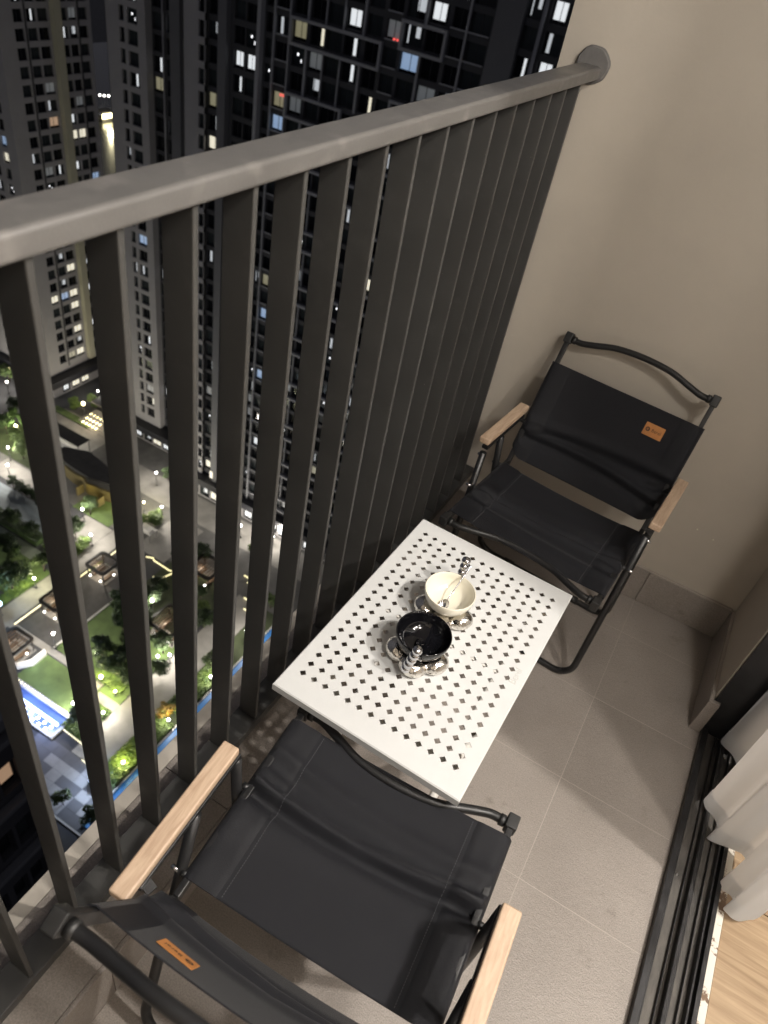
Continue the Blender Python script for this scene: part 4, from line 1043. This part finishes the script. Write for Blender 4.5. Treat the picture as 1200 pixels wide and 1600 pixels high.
# dark canopy with mustard wall
dc = thing('dark_canopy', 'long dark curved canopy roof above a mustard lit wall', 'canopy', (-104, 87, GZ))
def Lk(o): o.location = (104, -87, -GZ); return o
Lk(MB().prism([(-113.5, 85.8), (-108.3, 84.7), (-101.6, 84.3), (-96.2, 85.7), (-96.0, 88.2), (-100.0, 89.4), (-108.0, 90.8), (-113.1, 88.6)], GZ+3.0, GZ+3.4).build('roof', 'darkpave', dc))
my = [(-108.6, 84.4), (-105.0, 83.8), (-102.6, 84.0), (-100.8, 83.2), (-98.8, 83.6), (-96.6, 83.8), (-94.6, 84.4)]
mp = smooth_path([(a, b, 0) for a, b in my], 5); mm = MB()
for i in range(len(mp)-1):
    a, b = mp[i], mp[i+1]; mm.bar((a.x, a.y, GZ+1.5), (b.x, b.y, GZ+1.5), 0.5, 2.9)
Lk(mm.build('curved_wall', 'mustard', dc))
for x in (-101.9, -96.0, -91.6): Lk(MB().box(x-0.2, x+0.2, 81.2, 83.0, GZ+0.05, GZ+2.2).build('wall_buttress', 'mustard', dc))
point_light('canopy_lamp', (-99.5, 81.6, GZ+2.4), 110, (1.0, 0.8, 0.3), 0.3)
point_light('canopy_lamp', (-94.0, 82.4, GZ+2.4), 110, (1.0, 0.8, 0.3), 0.3)
# festoon of round lamps
fe = thing('festoon_canopy', 'grid of round white festoon bulbs below the left tower', 'festoon', (-117, 93, GZ))
fe_b = MB().ball((0, 0, 0), 0.25, 0.25, 0.22, 10, 6).mesh('bulb', 'bulbw', True)
for i in range(12):
    for j in range(5):
        if i > 9 and j not in (2, 4): continue
        link('bulb', fe_b, fe, (-5.0 + i*0.92 + 0.4*(j % 2), -2.2 + j*0.62 + 0.02*i, 3.0))
MB().box(-5.6, 5.9, -2.6, 0.9, 3.2, 3.32).build('canopy_mesh', 'darkpave', fe).hide_render = False
for x in (-5.4, 5.7):
    for yv in (-2.4, 0.7): MB().box(x-0.08, x+0.08, yv-0.08, yv+0.08, 0.05, 3.19).build('post', 'lampmetal', fe)
# steps with floor spots and dark roof terrace
sp = thing('lit_steps', 'warm lit entrance steps with rows of small spotlights', 'steps', (-117, 102, GZ))
for i in range(4): MB().box(-5, 4.5, -2.5 + i*0.9, 4.0, 0.06 + 0.16*i, 0.22 + 0.16*i).build('step', 'concrete', sp)
for j in range(3):
    for i in range(5):
        MB().tube([(-4.3 + 1.05*i + 0.45*(2-j), -1.9 + j*1.7, 0.62), (-4.15 + 1.05*i + 0.45*(2-j), -1.3 + j*1.7, 0.66)], 0.14, 8, radii=[0.16, 0.08]).build('step_light', 'bulby', sp)
point_light('steps_lamp', (-117.5, 100.6, GZ+3.2), 620, (1.0, 0.80, 0.55), 0.4)
rt = tag(MB().prism([(-122.0, 104.8), (-113.0, 104.8), (-108.0, 103.4), (-108.0, 112), (-122, 112)], GZ+3.2, GZ+3.6).build('roof_terrace', 'darkpave'), 'flat dark roof terrace beside the left tower entrance', 'roof terrace')

# ---- lamp posts
def lamp(label, x, y, h, power, col=(1.0, 0.93, 0.82), bulb='bulbw', r=0.24, lit=True):
    p = thing('garden_lamp', label, 'lamp post', (x, y, GZ), 0, 'garden lamp posts')
    MB().tube([(0, 0, 0.05), (0, 0, h-0.2)], 0.07, 8, radii=[0.10, 0.06]).build('pole', 'lampmetal', p)
    MB().box(-0.16, 0.16, -0.16, 0.16, 0.04, 0.20).build('base_plate', 'lampmetal', p)
    MB().ball((0, 0, h), r, r, r, 10, 8).build('globe', bulb, p, smooth=True)
    if lit: point_light('garden_lamp_light', (0, 0, h+0.6), power*2.15, col, 0.3, p)
Wm = (1.0, 0.92, 0.78)
lamp('white globe lamp at the corner of the small far court', -121.0, 80.4, 3.6, 1500)
lamp('white globe lamp beside the hedge row above the court', -116.3, 76.3, 3.6, 1500)
lamp('white globe lamp in the tree island left of boulevard', -94.7, 76.2, 3.6, 1500)
lamp('bright globe lamp at the tip of the tree island', -88.3, 72.2, 3.2, 1300)
lamp('lamp inside the yellow lit bush beside the path', -87.9, 58.2, 2.6, 900, (1.0, 0.95, 0.6), 'bulbw')
lamp('single tall lamp at the corner of the dark terrace', -74.5, 50.7, 4.0, 1700)
lamp('blue white lamp at the left edge beside the path', -87.2, 50.2, 3.2, 900, (0.55, 0.75, 1.0), 'bulbb', 0.5)
lamp('globe lamp above the round shrub beside the white kiosk', -83.4, 86.9, 3.6, 1200)
lamp('yellowish lamp at the left end of the kiosk shrubs', -88.0, 86.4, 2.6, 700, (1.0, 0.9, 0.5), 'bulby')
lamp('globe lamp on the path above the wood pavilion', -67.2, 66.6, 3.4, 1100)
lamp('globe lamp on the path right of the trees', -49.4, 71.5, 3.4, 1300)
lamp('pair side lamp under the lawn trees, left one', -58.4, 58.4, 2.4, 900)
lamp('pair side lamp under the lawn trees, right one', -57.0, 59.8, 2.4, 900)
lamp('globe lamp among the dark trees on the lawn edge', -67.0, 52.7, 2.4, 800)
lamp('low globe lamp on the path beside the clipped bed', -58.0, 45.4, 1.6, 900)
lamp('low lamp in the hedge beside the blue channel', -48.8, 50.4, 1.6, 500)
lamp('low lamp in the hedge farther up the blue channel', -48.8, 60.9, 1.6, 500)
lamp('yellow spotlight low in the shrubs below the trees', -59.6, 49.6, 1.2, 500, (1.0, 0.9, 0.45), 'bulby')
lamp('yellow spotlight at the foot of the lawn trees', -63.5, 50.3, 1.2, 700, (1.0, 0.9, 0.45), 'bulby', 0.34)
lamp('yellow spotlight inside the near hedge', -49.4, 41.0, 1.2, 600, (1.0, 0.92, 0.4), 'bulby', 0.3)
lamp('white lamp at the lawn corner beside the dark tree', -63.1, 44.0, 1.4, 800)
lamp('blue white floodlight at the plaza edge', -50.6, 36.0, 2.0, 1300, (0.62, 0.76, 1.0), 'bulbb', 0.42)
lamp('globe lamp in the shrubs of the left tower entrance', -124.3, 109.2, 3.4, 420)
lamp('warm lantern at the top of the lit steps', -122.9, 103.2, 3.2, 380, (1.0, 0.85, 0.6), 'bulby', 0.45)
lamp('yellow lamp inside the trees at the left edge', -126.7, 87.1, 3.0, 1200, (0.95, 1.0, 0.5), 'bulby', 0.4)
lamp('globe lamp in the crowd far behind the left trees', -141.8, 97.4, 3.4, 1500)
lamp('cream lamp in front of the far left trees', -146.4, 102.1, 3.4, 900, Wm, 'bulby')
lamp('globe lamp on the boulevard beneath the dark glass tower', -67.5, 93.0, 3.4, 1000)
lamp('globe lamp on the boulevard beneath the pale tower', -92.0, 94.5, 3.6, 900)
lamp('pale lamp in the sapling planter by the boulevard', -61.0, 95.6, 2.4, 900)

ORD = ('leftmost', 'second', 'third', 'fourth', 'fifth', 'sixth')
# ---- trees and hedges
def crown_mesh(seed, rx, rz, n, leaf, lm):
    rg = random.Random(seed); m = MB(); cl = []
    for i in range(11):
        a = rg.uniform(0, 6.28); d = rg.uniform(0.2, 0.75)*rx; cl.append((d*math.cos(a), d*math.sin(a), rg.uniform(-0.6, 0.75)*rz, rg.uniform(0.28, 0.5)*rx))
    for i in range(n):
        c = rg.choice(cl); th = rg.uniform(0, 6.28); ph = math.acos(rg.uniform(-1, 1)); rr_ = c[3]*rg.uniform(0.55, 1.1)
        p = Vector((c[0]+rr_*math.sin(ph)*math.cos(th), c[1]+rr_*math.sin(ph)*math.sin(th), c[2]+0.8*rr_*math.cos(ph)))
        a = Vector((rg.gauss(0, 1), rg.gauss(0, 1), rg.gauss(0, 0.6))).normalized(); b = a.cross(Vector((rg.gauss(0, 1), rg.gauss(0, 1), rg.gauss(0, 1)))).normalized()
        s = leaf*rg.uniform(0.6, 1.3)
        m.quad(p - a*s, p + b*s*0.5, p + a*s, p - b*s*0.5)
    return m.mesh('crown', lm)
CR = {k: crown_mesh(*v) for k, v in dict(a=(1, 2.4, 1.7, 2600, 0.20, 'leafa'), b=(2, 2.1, 1.9, 2400, 0.19, 'leafb'), c=(3, 2.6, 1.5, 2600, 0.21, 'leafa'), d=(4, 1.5, 1.1, 1700, 0.15, 'hedge'), e=(5, 1.4, 1.2, 1500, 0.15, 'autumn')).items()}
def trunk_mesh(h):
    m = MB(); m.tube([(0, 0, 0.02), (0.05, 0.02, h*0.5), (0, 0.05, h)], 0.1, 8, radii=[0.17, 0.12, 0.07])
    for a in (0.3, 2.4, 4.5): m.tube([(0, 0.03, h*0.6), (0.6*math.cos(a), 0.6*math.sin(a), h*0.95), (1.1*math.cos(a), 1.1*math.sin(a), h*1.2)], 0.05, 6, radii=[0.06, 0.045, 0.02])
    return m.mesh('trunk', 'bark', True)
TM = trunk_mesh(2.6)
def tree(label, x, y, kind='a', s=1.0, name='garden_tree', cat='tree', group='garden trees'):
    t = thing(name, label, cat, (x, y, GZ), random.uniform(0, 6.28), group)
    o = link('trunk', TM, t); o.scale = (s, s, s)
    c = link('crown', CR[kind], t, (0, 0, 3.6*s if kind in 'abc' else 1.1*s)); c.scale = (s, s, s)
    if kind in 'de': o.scale = (s*0.6, s*0.6, s*0.35)
tree('dark tree at the left edge of the tall lawn clump', -66.2, 53.4, 'a')
tree('dark tree in the middle of the lawn clump', -62.2, 52.6, 'c')
tree('dark tree at the right of the lawn clump', -59.6, 52.0, 'b', 0.9)
tree('leafy tree left of the paired path lamps', -59.4, 60.8, 'a', 0.9)
tree('leafy tree right of the paired path lamps', -56.6, 56.8, 'c', 0.75)
tree('dark tree behind the lawn clump nearest the pavilion', -64.2, 58.6, 'c')
tree('dark round tree at the end corner of the pool', -60.1, 42.6, 'a', 0.8)
tree('tree near the top of the blue channel hedge', -50.4, 63.2, 'b', 0.8)
tree('orange lit shrub in the channel hedge', -50.6, 51.6, 'e', 1.1, 'garden_shrub', 'shrub', 'garden shrubs')
tree('small plaza tree standing in a round pit', -52.0, 31.6, 'b', 0.62)
tree('dark tree close to the balcony edge beside the plaza', -46.4, 31.6, 'a', 0.7)
tree('large spreading tree at the left edge by the court', -90.6, 55.4, 'c', 1.25)
tree('bare looking tree at the corner of the green court', -90.0, 62.0, 'b', 1.0)
tree('dark tree at the tip of the boulevard tree island', -92.0, 71.6, 'a')
tree('green lit shrub under the island lamp', -88.9, 70.6, 'd', 1.2, 'garden_shrub', 'shrub', 'garden shrubs')
tree('dark tree at the right end of the dark terrace', -72.3, 64.0, 'a', 1.0)
tree('dark tree on the lawn beside the terrace edge', -68.2, 60.2, 'c', 0.9)
tree('dark tree at the back of the island beside the mustard wall', -95.4, 78.6, 'a', 0.8)
for i, (x, y) in enumerate(((-113.2, 74.6), (-111.4, 74.8), (-109.6, 74.7), (-107.8, 74.9), (-106.0, 74.7), (-104.2, 74.2))):
    tree(('first', 'second', 'third', 'fourth', 'fifth', 'last')[i] + ' conifer from the left in the row above the court', x, y, 'a', 0.55, 'conifer_tree', 'tree', 'conifer row above the court')
tree('dark tree at the far left beside the yellow lamp', -129.2, 86.4, 'a', 0.9)
tree('green tree right of the yellow lamp at far left', -124.2, 85.2, 'b', 0.9)
tree('dark tree before the blue plaza at far left', -134.5, 93.4, 'c', 0.8)
tree('teal lit tree behind the far left plaza', -146.0, 101.0, 'b', 0.9)
tree('dark tree below the festoon bulbs', -119.6, 82.6, 'b', 0.9)
tree('shrub beside the left tower entrance', -126.0, 103.4, 'd', 1.3, 'garden_shrub', 'shrub', 'garden shrubs')
tree('shrub beside the entrance lamp of the left tower', -123.6, 107.6, 'd', 1.4, 'garden_shrub', 'shrub', 'garden shrubs')
tree('round green shrub beside the white kiosk', -83.6, 84.8, 'd', 1.5, 'garden_shrub', 'shrub', 'garden shrubs')
tree('second shrub on the kiosk lawn', -85.6, 83.4, 'd', 1.1, 'garden_shrub', 'shrub', 'garden shrubs')
tree('dark tree left of the wood pavilion', -68.6, 69.8, 'a', 0.9)
tree('dark tree right of the wood pavilion', -57.6, 69.6, 'c', 0.9)
tree('green tree beside the upper blue channel', -50.7, 81.0, 'b', 0.8)
tree('dark tree in front of the pale tower shops', -91.4, 97.6, 'a', 0.7)
tree('sapling in a planter on the boulevard', -62.6, 91.4, 'd', 0.9, 'garden_shrub', 'shrub', 'garden shrubs')
tree('dark tree behind the black pavilion', -68.4, 82.6, 'a', 0.9)
tree('dark conifer in the bed behind the green court', -98.0, 66.6, 'a', 0.8)
tree('dark tree in the hedge between the two courts', -104.0, 67.0, 'c', 0.8)
tree('dark tree left in the hedge between the two courts', -110.0, 67.2, 'a', 0.8)
for i, (x, y) in enumerate(((-70.6, 62.6), (-63.2, 55.4), (-71.8, 67.2), (-66.0, 62.4), (-60.6, 56.4), (-69.0, 66.6))):
    tree(ORD[i] + ' dark tree of the clump between terrace and wood pavilion', x, y, 'ac'[i % 2], 0.75 + 0.06*i, group='dark clump trees by the wood pavilion')
for i, (x, y) in enumerate(((-72.4, 79.0), (-70.4, 72.2), (-62.6, 74.6), (-60.4, 72.4), (-58.6, 75.0))):
    tree(ORD[i] + ' low dark shrub of the bed around the black pavilion', x, y, 'd' if i % 2 else 'a', 0.55 + 0.12*(i % 2)*4, 'garden_shrub', 'shrub', 'shrubs around the black pavilion')
for i, (x, y) in enumerate(((-97.0, 56.0), (-94.0, 53.6), (-99.4, 61.6), (-96.6, 60.6), (-93.4, 58.0))):
    tree(ORD[i] + ' dark tree of the lawn strip left of the path pavilions', x, y, 'abc'[i % 3], 0.8, group='dark trees left of the path pavilions')
for i, (x, y) in enumerate(((-133.0, 84.0), (-131.0, 89.6), (-127.0, 90.2), (-122.0, 87.4), (-117.0, 86.0), (-114.0, 84.0))):
    tree(ORD[i] + ' tree of the dark bed below the festoon bulbs', x, y, 'bac'[i % 3], 0.8, group='trees below the festoon bulbs')
def hedge(label, x0, x1, y0, y1, h, n, lm='hedge', seed=1):
    rg = random.Random(seed); m = MB(); m.box(x0+0.2, x1-0.2, y0+0.2, y1-0.2, GZ+0.02, GZ+h*0.7)
    for i in range(n):
        p = Vector((rg.uniform(x0, x1), rg.uniform(y0, y1), GZ + rg.uniform(0.3, 1.0)*h)); a = Vector((rg.gauss(0, 1), rg.gauss(0, 1), rg.gauss(0, 0.5))).normalized()
        b = a.cross(Vector((rg.gauss(0, 1), rg.gauss(0, 1), rg.gauss(0, 1)))).normalized(); s = rg.uniform(0.10, 0.22)
        m.quad(p - a*s, p + b*s*0.5, p + a*s, p - b*s*0.5)
    return tag(m.build('hedge', lm), label, 'hedge', 'clipped hedges')
hedge('bright green hedge along the near blue channel', -51.6, -47.9, 37.5, 50.5, 1.0, 7200, seed=2)
hedge('green hedge along the upper blue channel', -51.6, -47.9, 52.5, 66.0, 0.9, 5200, seed=3)
hedge('low hedge around the end of the pool', -62.2, -57.9, 40.5, 43.6, 0.6, 2400, seed=4)
hedge('clipped bed beside the low path lamp', -62.0, -58.0, 44.4, 46.8, 0.5, 700, 'hedge', 5)
hedge('dark hedge between the two sports courts', -112.0, -96.0, 65.4, 68.4, 1.6, 2400, 'leafa', 6)
hedge('ground cover bed beside the path pavilions', -91.0, -88.7, 50.0, 60.0, 0.6, 1000, 'hedge', 7)
hedge('shrub bed under the lawn trees', -66.0, -59.0, 49.9, 52.5, 0.6, 1100, 'hedge', 8)
hedge('shrub bed of the boulevard tree island', -95.5, -88.4, 66.2, 70.4, 0.8, 1500, 'hedge', 9)

# ---- lake with a lit pier
lk = struct(MB().box(-420, -190, 170, 420, GZ-0.3, GZ+0.02).build('lake', 'lake'))
pr = thing('lit_pier', 'brightly lit low pier building on the far lake shore', 'pier', (-298, 283, GZ))
MB().box(-3.5, 3.5, -5, 5, 0.02, 1.0).build('deck', 'darkpave', pr); MB().box(-3.0, 3.0, -4.5, 4.5, 3.4, 3.8).build('roof', 'darkpave', pr)
wl = MB().box(3.02, 3.2, -4.6, 4.6, 1.2, 3.2).build('lit_wall', 'bulby', pr)
for i in range(5): MB().box(2.6, 2.9, -4.4+2.15*i, -4.2+2.15*i, 1.0, 3.39).build('post', 'lampmetal', pr)
point_light('pier_lamp', (-291, 279, GZ+4), 9000, (1.0, 0.9, 0.55), 1.0)
for i in range(5):
    lamp('white shore lamp beyond the pier, ' + ('leftmost', 'second', 'middle', 'fourth', 'rightmost')[i] + ' of five', -319 + 1.4*i, 297.5 + 1.6*i, 4.0, 0, bulb='bulbw', r=0.5, lit=False)
